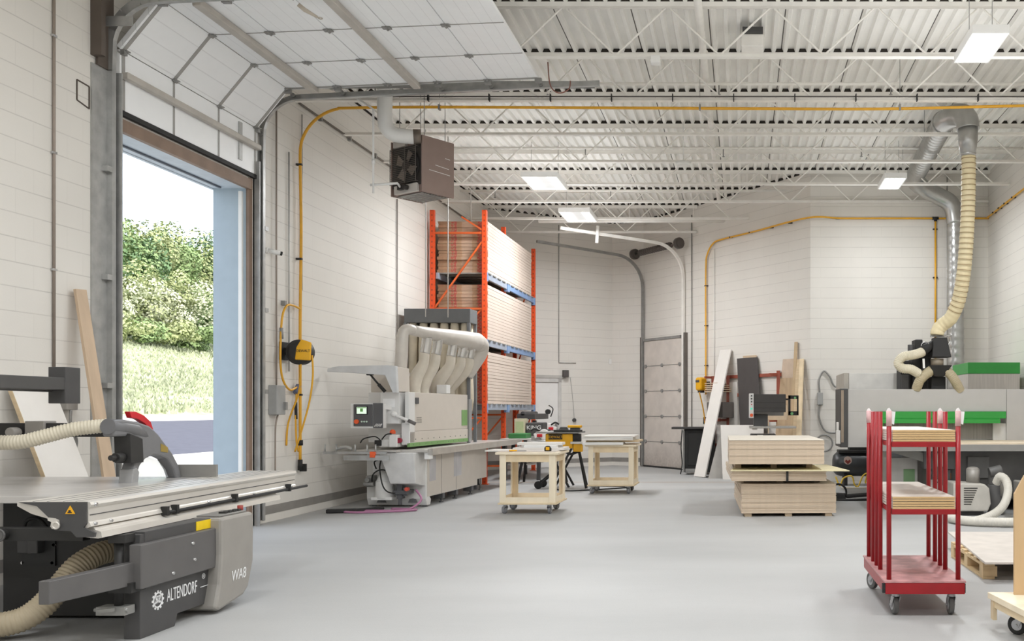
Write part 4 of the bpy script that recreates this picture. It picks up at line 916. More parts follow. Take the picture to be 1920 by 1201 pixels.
for x0, x1 in ((-3.42, -3.05), (-3.0, -3.37)):
    for y in (16.98, 17.46):
        m = MB(); m.bar((x0, y, .72), (x1, y, .03), .035, .035, up=(0, 1, 0)); P(t, 'leg', m, M_black)
m = MB(); m.cyl((-3.60, 17.0, .07), (-3.60, 17.05, .07), .07, n=18); m.cyl((-3.60, 17.40, .07), (-3.60, 17.45, .07), .07, n=18); P(t, 'wheel', m, M_black, split=True)
m = MB(); m.bar((-3.60, 17.03, .09), (-3.35, 17.03, .3), .03, .03); m.bar((-3.60, 17.43, .09), (-3.35, 17.43, .3), .03, .03); P(t, 'wheel_arm', m, M_black, split=True)
t = T('roller_stand', 'yellow and black folding roller stand beside the second wooden bench', 'stand', (-2.79, 16.9, 0))
m = MB(); m.box(-2.97, -2.81, 16.95, 17.05, .66, .80); P(t, 'head', m, M_dy, 0.01)
m = MB(); m.bar((-2.87, 17.0, .66), (-2.73, 16.9, .02), .035, .035); P(t, 'leg', m, M_black)
m = MB(); m.bar((-2.87, 17.0, .66), (-2.79, 17.35, .02), .035, .035); P(t, 'leg', m, M_black)
m = MB(); m.tube(spline([(-2.89, 17.0, .66), (-3.03, 16.98, .62), (-3.17, 16.98, .70)], 5), .022, 8); P(t, 'handle', m, M_black)
m = MB(); m.box(-3.01, -2.77, 16.9, 17.1, .80, .84); P(t, 'roller_bar', m, mat('stand_white', (214, 212, 208)), 0.005)
m = MB(); m.tube(spline([(-3.3, 16.9, .012), (-3.0, 16.5, .012), (-2.6, 16.7, .012), (-2.0, 17.3, .012), (-2.8, 17.6, .012)], 8), .012, 6)
S('extension_cord', 'thin dark cord lying on the floor behind the wooden benches', 'cord', m, M_black, (-2.8, 17.0, 0))

# ------------------------------------------------------------------ wooden benches on castors
M_birch = mat('pale_birch', (236, 222, 196), 0.5, var=0.05, scale=3, stretch=(2, 2, .4))
M_birch2 = mat('bench_ply_edge', (222, 202, 168), 0.55, var=0.06)
M_cw = mat('castor_wheel_grey', (122, 122, 124), 0.5)
M_cf = mat('castor_fork', (178, 178, 180), 0.35, 0.7)
def bench(label, x0, x1, y0, dep, ztop, legw):
    t = T('wooden_workbench', label, 'workbench', ((x0+x1)/2, y0+dep/2, 0)); y1 = y0+dep
    m = MB(); m.box(x0-.05, x1+.05, y0-.03, y1+.03, ztop-.03, ztop); P(t, 'top', m, M_birch, 0.003)
    for x, sx in ((x0, 1), (x1, -1)):
        for y, sy in ((y0, 1), (y1, -1)):
            m = MB(); m.box(min(x, x+sx*legw), max(x, x+sx*legw), min(y, y+sy*.02), max(y, y+sy*.02), .15, ztop-.03)
            m.box(min(x, x+sx*.02), max(x, x+sx*.02), min(y+sy*.02, y+sy*(legw+.02)), max(y+sy*.02, y+sy*(legw+.02)), .15, ztop-.03); P(t, 'leg', m, M_birch, 0.002)
    for (a, b, c, d) in ((x0+legw, x1-legw, y0+.004, y0+.02), (x0+legw, x1-legw, y1-.02, y1-.004)):
        m = MB(); m.box(a, b, c, d, ztop-.13, ztop-.03); P(t, 'apron', m, M_birch2)
    for x in (x0+.004, x1-.02):
        m = MB(); m.box(x, x+.016, y0+legw, y1-legw, ztop-.13, ztop-.03); P(t, 'apron', m, M_birch2)
    m = MB(); m.box(x0-.02, x1+.02, y0-.02, y1+.02, .128, .149); P(t, 'shelf', m, M_birch2, 0.002)
    for (a, b, c, d) in ((x0+legw, x1-legw, y0+.004, y0+.02), (x0+legw, x1-legw, y1-.02, y1-.004)):
        m = MB(); m.box(a, b, c, d, .135, .225); P(t, 'bottom_rail', m, M_birch)
    for x in (x0+.004, x1-.02):
        m = MB(); m.box(x, x+.016, y0+legw, y1-legw, .135, .225); P(t, 'bottom_rail', m, M_birch)
    for x, a in ((x0+.07, .5), (x1-.09, -.3)):
        for y, a2 in ((y0+.05, .2), (y1-.10, 1.1)): caster(t, x, y, .052, .128, M_cw, M_cf, a+a2, .04)
    return t
bench('nearer pale wooden workbench on castors with panels and tape measure on top', -3.25, -2.50, 12.9, .73, .83, .085)
bench('farther pale wooden workbench on castors with a pile of panels on top', -2.55, -1.80, 16.0, .76, .82, .08)
rb = random.Random(11)
def panel_pile(name, labels, spec, z, group=None):
    for lb, (x0, x1, y0, y1, th, rot, mm) in zip(labels, spec):
        c = Vector(((x0+x1)/2, (y0+y1)/2, 0)); m = MB(rotz(rot, c)); m.box(x0, x1, y0, y1, z, z+th); S(name, lb, 'panel', m, mm, (c.x, c.y, z), group, 0.001); z += th+.0006
    return z
z1 = .8305
z1 = panel_pile('cabinet_panel', ['broad pale panel lying directly on the nearer workbench', 'white panel with beige edge on the nearer workbench, above the broad one', 'short white panel in the pile on the nearer workbench', 'narrow topmost white panel on the nearer workbench'],
    [(-3.28, -2.50, 12.95, 13.55, .012, .0, mat('pale_masonite', (206, 194, 184), 0.5)), (-3.15, -2.45, 13.2, 13.7, .036, .03, M_lam), (-3.0, -2.55, 13.25, 13.68, .03, -.03, M_white), (-3.12, -2.50, 13.35, 13.65, .036, .04, M_lam)], z1)
m = MB(); m.box(-3.50, -3.22, 13.1, 13.6, .8305, .848); S('cabinet_panel', 'white panel end sticking out over the left edge of the nearer workbench', 'panel', m, M_lam, (-3.36, 13.3, .83))
t = T('tape_measure', 'yellow and black tape measure on the nearer workbench', 'tape measure', (-2.62, 13.0, .8425))
m = MB(); m.prism([(-2.665, .843), (-2.575, .843), (-2.575, .88), (-2.60, .915), (-2.64, .915), (-2.665, .89)], 'y', 12.98, 13.03); P(t, 'case', m, M_black, 0.008)
m = MB(); m.box(-2.645, -2.595, 12.976, 12.982, .855, .90); P(t, 'face', m, M_dy, 0.004)
t = T('utility_knife', 'yellow handled knife lying at the left on the nearer workbench', 'knife', (-3.05, 12.96, .8425))
m = MB(); m.bar((-3.13, 12.94, .853), (-3.03, 12.97, .853), .03, .02); P(t, 'handle', m, M_dy, 0.006)
m = MB(); m.bar((-3.03, 12.97, .850), (-2.90, 12.95, .850), .014, .008); P(t, 'blade', m, M_galvd)
z2 = .8205
panel_pile('cabinet_panel', ['lowest white panel on the farther workbench, jutting out to the front', 'short bundle board of raw wood on the farther workbench', 'wide white panel in the middle of the pile on the farther workbench', 'second wide white panel from the top on the farther workbench', 'topmost wide white panel on the farther workbench'],
    [(-2.65, -1.98, 15.9, 16.5, .04, .06, M_white), (-2.60, -1.72, 16.1, 16.75, .03, -.02, M_ply), (-2.66, -1.82, 16.0, 16.7, .03, .03, M_lam), (-2.66, -1.80, 16.0, 16.72, .025, -.02, M_white), (-2.64, -1.78, 15.98, 16.7, .025, .01, M_lam)], z2)

# ------------------------------------------------------------------ pile of particle board in the middle of the floor
M_pb = mat('particle_board', (204, 185, 163), 0.7, var=0.03, scale=14)
M_pbf = mat('particle_board_face', (222, 210, 194), 0.6, var=0.03, scale=3)
rs = random.Random(5)
def board_mesh(w, d, h, nm):
    b = MB(); b.box(-w/2, w/2, 0, d, 0, h-.0006); b.mi = [1, 1, 0, 0, 0, 0]; return b.mesh(nm, [M_pb, M_pbf])
bm_l = board_mesh(1.245, 2.44, .0178, 'particle_board_sheet'); bm_m = board_mesh(1.235, 2.44, .0180, 'particle_board_sheet'); bm_u = board_mesh(1.24, 2.2, .0178, 'particle_board_sheet')
def pile(me, n, x, y, z, dz, lab, grp, jit=.004, yaw=0.0):
    for i in range(n):
        o = bpy.data.objects.new('particle_board_sheet', me); col.objects.link(o)
        o.location = (x+rs.uniform(-jit, jit), y+rs.uniform(-jit, jit)*1.6, z+i*dz); o.rotation_euler = (0, 0, yaw+rs.uniform(-.0015, .0015))
        o['label'] = lab; o['category'] = 'board'; o['group'] = grp
yw = R(2.6)
PX = WX(1479, 12.6)
for i, xx in enumerate((-.53, 0, .53)):
    m = MB(rotz(yw, (PX, 12.6, 0))); m.box(PX+xx-.045, PX+xx+.045, 12.63, 15.0, 0, .045)
    S('floor_batten', ['wooden batten under the left edge of the lowest board pile', 'wooden batten under the middle of the lowest board pile', 'wooden batten under the right edge of the lowest board pile'][i], 'batten', m, M_mdf, (PX+xx, 13.8, 0))
pile(bm_l, 21, PX, 12.6, .0455, .0183, 'beige particle board sheet in the lowest pile standing on battens', 'particle board sheets in the lowest pile', yaw=yw)
z = .0455+21*.0183
PM = WX(1460, 12.6)
for i, xx in enumerate((-.5, .02, .52)):
    m = MB(rotz(yw, (PX, 12.6, 0))); m.box(PX+xx-.12-.04, PX+xx-.12+.04, 12.85, 14.9, z+.0005, z+.045)
    S('spacer_batten', ['wooden spacer batten under the left side of the strapped middle pile', 'wooden spacer batten under the middle of the strapped pile', 'dark wooden spacer batten at the right of the strapped middle pile'][i], 'batten', m, M_mdf if i < 2 else mat('dark_batten', (110, 96, 80), 0.7), (PX+xx-.12, 13.8, z))
z += .0458
zm = z
pile(bm_m, 7, PM, 12.5, z, .0186, 'beige particle board sheet in the strapped middle pile', 'particle board sheets in the strapped middle pile', .006, yaw=yw)
z += 7*.0186
t = T('pile_strap', 'dark strap around the front of the middle board pile', 'strap', (WX(1476, 12.48), 12.485, zm))
m = MB(); m.box(WX(1474, 12.48), WX(1478.5, 12.48), 12.482, 12.490, zm-.004, z+.002); P(t, 'band', m, M_black)
m = MB(); m.prism([(-.14, 12.44), (1.40, 12.42), (1.22, 13.75), (-.05, 13.75)], 'z', z+.0006, z+.013)
S('thin_board', 'thin greenish board jutting out to the right from the middle of the pile', 'board', m, mat('thin_board', (220, 210, 172), 0.6), (.6, 13.0, z))
z += .0135
for i, xx in enumerate((-.48, 0, .48)):
    m = MB(rotz(yw, (PX, 12.6, 0))); m.box(PX+xx-.17-.04, PX+xx-.17+.04, 12.95, 14.6, z+.0005, z+.075)
    S('spacer_batten', ['wooden spacer batten under the left side of the uppermost pile', 'wooden spacer batten under the middle of the uppermost pile', 'wooden spacer batten under the right side of the uppermost pile'][i], 'batten', m, M_mdf, (PX+xx-.17, 13.8, z))
z += .0758
PU = WX(1456, 12.55)
pile(bm_u, 17, PU, 12.5, z, .0181, 'beige particle board sheet in the uppermost pile', 'particle board sheets in the uppermost pile', .003, yaw=R(1.2))
z += 17*.0181
m = MB(rotz(R(1.2), (PU, 12.5, 0))); m.box(PU-.62, PU+.625, 12.49, 14.75, z+.001, z+.006); S('cover_sheet', 'thin pale cover sheet on top of the uppermost board pile', 'board', m, mat('cover_pale', (220, 212, 198), 0.6), (PU, 13.5, z))

# ------------------------------------------------------------------ red panel cart
M_rc = mat('cart_red', (150, 10, 22), 0.42, var=0.06, scale=8, coat=0.1)
M_deckr = mat('scuffed_red_deck', (186, 136, 136), 0.5, var=0.16, scale=9)
M_tape = mat('white_tape', (212, 172, 172), 0.5, var=0.06, scale=30)
ct = T('panel_cart', 'red steel panel cart with tall posts and two loaded shelves', 'cart', (1.24, 7.0, 0))
m = MB(); m.box(.965, 1.515, 6.47, 7.62, .235, .248); P(ct, 'deck', m, M_deckr, 0.002)
m = MB(); m.box(.972, 1.508, 6.472, 6.512, .158, .234); m.box(.972, 1.508, 7.575, 7.615, .158, .234); m.box(.968, 1.008, 6.515, 7.572, .158, .234); m.box(1.472, 1.512, 6.515, 7.572, .158, .234); P(ct, 'frame', m, M_rc, 0.003)
m = MB(); m.box(.952, .972, 6.475, 6.510, .166, .228); m.box(1.508, 1.513, 6.475, 6.510, .166, .228); P(ct, 'tube_end', m, M_black, split=True)
postx = {-1: 1.004, 1: 1.474}
for s in (-1, 1):
    for k, y in enumerate((6.53, 6.94, 7.12, 7.31, 7.56)):
        x = postx[s]; m = MB(); m.cyl((x, y, .248), (x, y, 1.388), .017, n=14); u = P(ct, 'post', m, M_rc)
        if k == 0 or (s < 0 and k == 4) or (s > 0 and k == 2):
            m = MB(); m.cyl((x, y, 1.29 if k == 0 else 1.30), (x, y, 1.394), .0195, n=12); P(u, 'tape_wrap', m, M_tape); m = MB(); m.prism([(x+.008, 1.392), (x+.044, 1.388), (x+.034, 1.30), (x+.01, 1.31)], 'y', y-.004, y+.002)
            m.prism([(x-.018, 1.39), (x+.018, 1.392), (x+.002, 1.415), (x-.01, 1.408)], 'y', y-.006, y+.004); P(u, 'tape_end', m, mat('tape_white', (232, 230, 230), 0.6))
for z in (1.148, .690):
    m = MB(); m.box(1.022, 1.456, 6.515, 6.545, z, z+.036); m.box(1.022, 1.456, 7.545, 7.575, z, z+.036); m.box(1.024, 1.05, 6.547, 7.543, z, z+.03); m.box(1.428, 1.454, 6.547, 7.543, z, z+.03); P(ct, 'shelf_frame', m, M_rc, 0.003)
for x, a in ((1.055, .15), (1.435, .0)): caster(ct, x, 6.56, .066, .158, mat('grey_tyre', (92, 91, 90), 0.6), M_cf, a, .034)
for x, a in ((1.04, .4), (1.44, -.2)): caster(ct, x, 7.50, .066, .158, mat('grey_tyre', (92, 91, 90), 0.6), M_cf, a, .034)
bme = MB(); bme.box(-.212, .212, 0, 1.36, 0, .0138); bme.mi = [1, 1, 0, 1, 0, 1]
bme = bme.mesh('mdf_board', [mat('mdf_core', (200, 168, 122), 0.7, var=0.05), mat('mdf_white_face', (214, 204, 194), 0.5, var=0.03)])
for z, n, nm in ((1.1855, 5, 'upper'), (.7275, 5, 'lower')):
    for i in range(n):
        o = bpy.data.objects.new('shelf_board', bme); col.objects.link(o); o.location = (1.239+rs.uniform(-.002, .002), 6.515+rs.uniform(0, .004), z+i*(.0162 if nm == 'upper' else .0174))
        o['label'] = 'brown cored white faced board in the stack on the %s shelf of the red cart' % nm; o['category'] = 'board'; o['group'] = 'boards on the %s shelf of the red cart' % nm

# ------------------------------------------------------------------ wooden dolly, lower right corner
M_tan = mat('tan_plywood', (200, 170, 130), 0.55, var=0.05, scale=3, stretch=(3, 3, .5))
dl = T('plywood_dolly', 'plywood A frame dolly on castors cut off at the right edge', 'dolly', (2.1, 5.6, 0))
m = MB(); m.prism([(1.59, 6.20), (1.70, 5.30), (3.0, 5.30), (3.0, 6.20)], 'z', .185, .225); P(dl, 'deck', m, M_birch, 0.003)
m = MB(); m.prism([(1.605, 6.18), (1.712, 5.32), (1.732, 5.32), (1.625, 6.18)], 'z', .14, .184); m.box(1.605, 1.63, 6.12, 6.18, .06, .184); P(dl, 'skirt', m, M_birch2)
m = MB(); m.prism([(1.735, .225), (1.735, .865), (1.80, .985), (2.4, .985), (2.4, .225)], 'y', 6.10, 6.125); P(dl, 'end_panel', m, M_tan, 0.002)
caster(dl, 1.75, 5.97, .062, .185, M_black, M_cf, .9, .035)
caster(dl, 1.9, 5.45, .062, .185, M_black, M_cf, .3, .035)

# ------------------------------------------------------------------ pallet with a white sheet
M_pal = mat('pallet_wood', (206, 180, 140), 0.7, var=0.10, scale=6)
pt = T('wooden_pallet', 'wooden pallet under a pale sheet behind the red cart', 'pallet', (2.6, 8.6, 0))
for i in range(6):
    m = MB(); y = 7.95+i*.22; m.box(2.0, 3.3, y, y+.11, .125, .145); P(pt, 'deck_board', m, M_pal, 0.002)
for x in (2.0, 2.6, 3.2):
    m = MB(); m.box(x, x+.10, 7.95, 9.16, .105, .125); P(pt, 'stringer_board', m, M_pal, 0.002)
    for y in (7.95, 8.5, 9.04):
        m = MB(); m.box(x, x+.12, y, y+.12, .02, .105); P(pt, 'block', m, M_pal, 0.003)
    m = MB(); m.box(x, x+.10, 7.95, 9.16, 0, .02); P(pt, 'bottom_board', m, M_pal, 0.002)
m = MB(); m.prism([(1.98, 7.80), (3.4, 7.80), (3.4, 9.75), (2.10, 9.75)], 'z', .1455, .163); S('pale_sheet', 'large pale sheet lying on the pallet behind the red cart', 'board', m, mat('sheet_beige', (204, 196, 188), 0.5), (2.6, 8.7, .145), bevel=0.001)

# ------------------------------------------------------------------ routing machine (flat bed) at the right
M_cg = mat('router_grey', (178, 176, 173), 0.45, var=0.015)
M_cgd = mat('router_dark_grey', (96, 95, 94), 0.5, var=0.04)
M_cgm = mat('router_mid_grey', (140, 138, 134), 0.5, var=0.03)
M_cgr = mat('router_green', (44, 146, 58), 0.45, var=0.03)
cn = T('routing_machine', 'large grey routing machine with a bright green stripe at the right wall', 'router', (3.0, 14.2, 0))
gx0 = WX(1590, 14.2)
m = MB(); m.box(gx0, WX(1887, 14.2), 14.20, 14.8, WZ(771, 14.2), WZ(729, 14.2)); m.box(gx0, WX(1650, 14.2), 14.20, 14.8, WZ(838, 14.2), WZ(771, 14.2)); P(cn, 'gantry_front', m, M_cg, 0.004)
m = MB(); m.box(WX(1887.6, 14.2), 4.70, 14.20, 15.2, .70, WZ(729, 14.2)); P(cn, 'gantry_end', m, M_cg, 0.004)
m = MB(); m.box(WX(1575, 14.2), gx0-.002, 14.17, 14.9, WZ(838, 14.2), WZ(728, 14.2)); ep = P(cn, 'end_column', m, mat('column_dark', (66, 65, 64), 0.5), 0.008)
m = MB(); m.box(WX(1577, 14.17), WX(1582, 14.17), 14.165, 14.172, .92, 1.69); P(ep, 'side_window', m, mat('side_panel_brown', (142, 128, 112), 0.4))
m = MB(); m.cyl((WX(1571, 14.1), 14.15, .95), (WX(1571, 14.1), 14.15, 1.22), .02, n=10); m.box(WX(1568, 14.1), WX(1576, 14.1), 14.12, 14.18, .90, 1.10); P(cn, 'bump_strip', m, mat('pale_bumper', (200, 198, 194), 0.4), 0.006)
m = MB(); m.box(WX(1650, 14.15), WX(1886, 14.15), 14.14, 14.20, WZ(784, 14.15), WZ(771, 14.15)); m.prism([(14.14, WZ(784, 14.15)), (14.20, WZ(784, 14.15)), (14.20, WZ(793, 14.15)), (14.10, WZ(793, 14.15)), (14.10, WZ(786, 14.15))], 'x', WX(1650, 14.15), WX(1874, 14.15)); P(cn, 'green_stripe', m, M_cgr, 0.003)
m = MB(); m.box(WX(1650, 14.16), WX(1657, 14.16), 14.15, 14.19, WZ(800, 14.16), WZ(793, 14.16)); P(cn, 'green_end', m, M_cgr)
m = MB(); m.box(WX(1655, 14.3), WX(1862, 14.3), 14.30, 14.32, .96, WZ(792, 14.3)); P(cn, 'curtain', m, mat('strip_curtain_grey', (132, 128, 122), 0.5, var=0.10, scale=40, stretch=(1, 1, .03)))
m = MB(); m.box(WX(1862, 14.25), WX(1887, 14.25), 14.25, 14.6, .90, WZ(793, 14.25)); P(cn, 'inner_post', m, mat('router_pale', (196, 194, 190), 0.45))
m = MB(); m.box(WX(1655, 13.0), 4.72, 13.0, 17.2, .84, .93); P(cn, 'bed', m, M_cgm, 0.004)
m = MB(); m.box(WX(1655, 13.02), 4.72, 13.01, 14.28, .931, .952); P(cn, 'spoil_board', m, mat('spoil_board', (220, 204, 180), 0.6, var=0.03))
m = MB(); m.box(2.85, 4.70, 13.4, 17.0, .16, .835); P(cn, 'base', m, M_cgd, 0.006)
m = MB(); m.box(4.3, 4.6, 13.32, 13.4, .30, .75); m.box(3.15, 3.45, 13.36, 13.4, .45, .75); P(cn, 'base_cover', m, mat('router_cover', (112, 111, 110), 0.5), 0.006, split=True)
for x in (3.0, 4.5):
    m = MB(); m.box(x, x+.15, 13.5, 13.7, 0, .16); P(cn, 'foot', m, M_black)
m = MB(); m.prism([(13.6, .15), (13.6, .90), (14.8, .90), (14.8, .15)], 'x', 2.06, 2.12); m.box(2.06, 2.50, 13.62, 13.66, .12, .72); m.box(2.06, 2.12, 13.65, 14.7, 0, .15); sf = P(cn, 'side_frame', m, mat('frame_pale', (188, 186, 182), 0.5), 0.004)
m = MB(); m.hexa([(2.06, 13.35, .82), (2.10, 13.35, .82), (2.62, 13.30, .66), (2.58, 13.30, .66)], [(2.06, 13.35, .92), (2.10, 13.35, .92), (2.62, 13.30, .78), (2.58, 13.30, .78)]); m.hexa([(2.10, 13.40, .92), (2.0, 13.9, .92), (2.4, 13.9, .86), (2.62, 13.34, .78)], [(2.10, 13.40, .945), (2.0, 13.9, .945), (2.4, 13.9, .885), (2.62, 13.34, .805)]); P(cn, 'front_arm', m, M_cgm, 0.004)
m = MB(); m.box(2.30, 2.46, 13.612, 13.62, .34, .56); P(sf, 'green_patch', m, mat('patch_green', (120, 156, 112), 0.5))
m = MB(); m.box(2.52, 2.95, 13.25, 13.6, .58, .84); m.box(2.56, 2.90, 13.3, 13.65, .14, .58); P(cn, 'drive_box', m, mat('drive_dark', (86, 86, 86), 0.5), 0.01)
m = MB(); m.box(2.64, 2.78, 13.20, 13.25, .62, .80); m.cyl((2.60, 13.2, .30), (2.60, 13.3, .30), .07, n=14); m.cyl((2.72, 13.15, .32), (2.72, 13.3, .32), .06, n=14); m.box(2.56, 2.76, 13.22, 13.28, .22, .44); P(cn, 'pneumatic_unit', m, M_galv, 0.006)
m = MB(); m.tube(spline([(2.55, 13.2, .36), (2.45, 13.15, .30), (2.40, 13.15, .16)], 6), .022, 8); m.tube(spline([(2.66, 13.2, .6), (2.62, 13.15, .5), (2.68, 13.15, .4)], 6), .016, 8); P(cn, 'machine_hose', m, M_black, split=True)
m = MB(); m.box(2.82, 2.92, 13.36, 13.40, .44, .52); P(cn, 'orange_plate', m, mat('plate_orange', (180, 110, 40), 0.5))
# rear hoods and electrical cabinet
m = MB(); m.box(WX(1592, 15.0), WX(1688, 15.0), 15.0, 16.2, 1.5, WZ(699, 15)); hd = P(cn, 'rear_hood', m, mat('hood_white', (214, 212, 207), 0.45), 0.004)
m = MB(); m.box(WX(1582, 15.0), WX(1591.5, 15.0), 15.0, 16.2, 1.45, WZ(699, 15)); P(cn, 'hood_end', m, mat('hood_end_grey', (172, 166, 156), 0.5))
cx0, cx1 = WX(1815, 16.2), WX(1912, 16.2)
m = MB(); m.box(cx0, cx1, 16.2, 17.35, .5, WZ(700, 16.2)); P(cn, 'electrical_cabinet', m, mat('cabinet_streaked', (186, 180, 172), 0.5, var=0.07, scale=5, stretch=(6, 6, .4)), 0.004)
m = MB(); m.box(cx0-.004, cx1+.004, 16.19, 17.36, WZ(700, 16.2), WZ(679, 16.2)); P(cn, 'cabinet_top', m, M_cgr, 0.004)
# spindle head with hoods and hoses
m = MB(); m.box(WX(1745, 14.4), WX(1772, 14.4), 14.35, 14.8, WZ(730, 14.4), WZ(706, 14.4)); m.box(WX(1688, 14.45), WX(1706, 14.45), 14.4, 14.8, WZ(730, 14.45), WZ(676, 14.45)); m.box(WX(1711, 14.45), WX(1738, 14.45), 14.45, 14.8, WZ(730, 14.45), WZ(666, 14.45)); m.box(WX(1716, 14.4), WX(1730, 14.4), 14.4, 14.7, WZ(668, 14.4), WZ(636, 14.4)); m.box(WX(1728, 14.4), WX(1746, 14.4), 14.4, 14.7, WZ(700, 14.4), WZ(642, 14.4)); spn = P(cn, 'spindle_unit', m, M_black, 0.01)
m = MB(); m.cyl(W(1708, 668, 14.4), W(1708, 646, 14.4), .05, n=14); m.box(WX(1690, 14.38), WX(1704, 14.38), 14.37, 14.4, WZ(728, 14.38), WZ(702, 14.38)); P(spn, 'motor_can', m, M_sawgry, 0.004, split=True)
def cone4(px0, px1, px2, px3, pya, pyb, Y, d0, d1):
    m = MB(); a = WZ(pya, Y); b = WZ(pyb, Y)
    m.hexa([(WX(px0, Y), Y-d0, a), (WX(px1, Y), Y-d0, a), (WX(px1, Y), Y+d0, a), (WX(px0, Y), Y+d0, a)], [(WX(px2, Y), Y-d1, b), (WX(px3, Y), Y-d1, b), (WX(px3, Y), Y+d1, b), (WX(px2, Y), Y+d1, b)]); return m
P(cn, 'upper_funnel', cone4(1749, 1773, 1744, 1780, 633, 670, 14.3, .10, .15), M_black, 0.008)
m = MB(); m.cyl(W(1757, 672, 14.3), W(1757, 686, 14.3), .095, n=18); P(cn, 'funnel_neck', m, mat('neck_tan', (150, 138, 120), 0.5))
P(cn, 'lower_funnel', cone4(1740, 1781, 1750, 1768, 685, 706, 14.3, .16, .10), M_black, 0.008)
m = MB(); hose(m, [W(1746, 694, 14.25), W(1735, 702, 14.2), W(1724, 714, 14.2), W(1718, 730, 14.25)], .075, .02, .08, 14); P(cn, 'spindle_hose', m, mat('hose_tan', (176, 164, 136), 0.5))
m = MB(); hose(m, [W(1774, 694, 14.25), W(1784, 704, 14.2), W(1792, 716, 14.2), W(1800, 732, 14.25)], .075, .02, .08, 14); P(cn, 'spindle_hose', m, mat('hose_tan', (176, 164, 136), 0.5))
m = MB(); hose(m, [W(1738, 652, 14.25), W(1728, 660, 14.2), W(1712, 665, 14.15), W(1694, 668, 14.15), W(1684, 680, 14.15), W(1692, 690, 14.15), W(1708, 692, 14.15), W(1722, 700, 14.2)], .072, .018, .12, 14); P(cn, 'spindle_hose', m, mat('hose_cream', (214, 206, 184), 0.5))
m = MB(); m.tube([W(1730, 658, 14.2), W(1742, 650, 14.25), W(1750, 645, 14.3)], [.078, .07, .06], 14); P(cn, 'hose_cuff', m, M_black)
m = MB(); m.torus(W(1735, 648, 14.2), .06, .008, 'y', 16, 6); m.cyl(W(1744, 630, 14.3), W(1784, 629, 14.3), .015, n=8); m.tube(spline([W(1780, 631, 14.25), W(1781, 640, 14.2), W(1775, 650, 14.2)], 5), .012, 6); P(cn, 'clamp_ring', m, M_chrome, split=True)
m = MB(); m.bar(W(1731.5, 672, 14.18), W(1732.5, 690, 14.18), .02, .03); P(cn, 'white_lever', m, M_white)
# ceiling hose and spiral ducts
M_spiral = mat('spiral_duct', (178, 178, 176), 0.28, 0.8, var=0.05)
M_bighose = mat('cream_ducting_hose', (224, 210, 172), 0.5, var=0.03)
du = T('extraction_duct', 'spiral metal duct with a hanging cream hose above the routing machine', 'duct', (3.25, 14.0, 5.6))
m = MB(); hose(m, [W(1816, 288, 13.9), W(1816, 330, 13.9), W(1815, 390, 13.92), W(1812, 450, 13.95), W(1807, 510, 14.0), W(1798, 560, 14.1), W(1784, 594, 14.2), W(1768, 608, 14.28), W(1759, 618, 14.3), W(1757, 628, 14.3)], .105, .075, .055, 18); hh = P(du, 'hanging_hose', m, M_bighose)
pth = resample(spline([W(1816, 288, 13.88), W(1816, 330, 13.88), W(1815, 390, 13.90), W(1812, 450, 13.93), W(1807, 510, 13.98), W(1798, 560, 14.08), W(1786, 590, 14.18)], 16), .0752)
m = MB()
for a, b, c in zip(pth, pth[1:], pth[2:]):
    dd = (c-a).normalized(); u = dd.cross(Vector((0, 1, 0))).normalized(); w = dd.cross(u); m.tube([b+(u*math.cos(2*PI*k/18)+w*math.sin(2*PI*k/18))*.1055 for k in range(19)], .0045, 5, False)
P(hh, 'wire_helix', m, mat('helix_brown', (150, 124, 88), 0.5))
m = MB(); m.tube([W(1815, 240, 13.9), W(1815, 262, 13.9), W(1815, 288, 13.9)], [.145, .14, .115], 20); m.cyl(W(1815, 284, 13.9), W(1815, 293, 13.9), .112, n=20); P(du, 'reducer', m, M_spiral)
m = MB(); el = spline([W(1815, 242, 13.9), W(1813, 226, 13.92), (3.22, 14.02, 5.70), (3.10, 14.22, 5.73), (3.04, 14.5, 5.73)], 5); m.tube(el, .165, 20); P(du, 'elbow', m, M_spiral)
m = MB(); pp = resample([Vector((3.04, 14.45, 5.73)), Vector((3.2, 17.4, 5.73))], .035); m.tube(pp, [.166 if i % 4 else .175 for i in range(len(pp))], 20); P(du, 'duct_run', m, M_spiral)
m = MB(); m.tube(spline([(3.2, 17.3, 5.73), (3.23, 17.9, 5.72), (3.45, 18.25, 5.62), (3.8, 18.45, 5.5), (4.05, 18.5, 5.35), (4.13, 18.52, 5.0)], 6), .165, 20); P(du, 'elbow', m, M_spiral)
m = MB(); pp = resample([Vector((4.13, 18.52, 5.05)), Vector((4.14, 18.52, .6))], .04); m.tube(pp, [.155 if i % 4 else .163 for i in range(len(pp))], 20); P(du, 'downpipe', m, M_spiral)
for y in (15.0, 17.0):
    m = MB(); m.cyl((2.86, y, 5.73), (2.86, y, HC), .004, n=6); m.cyl((3.30, y, 5.73), (3.30, y, HC), .004, n=6); P(du, 'hanger_wire', m, M_galvd, split=True)

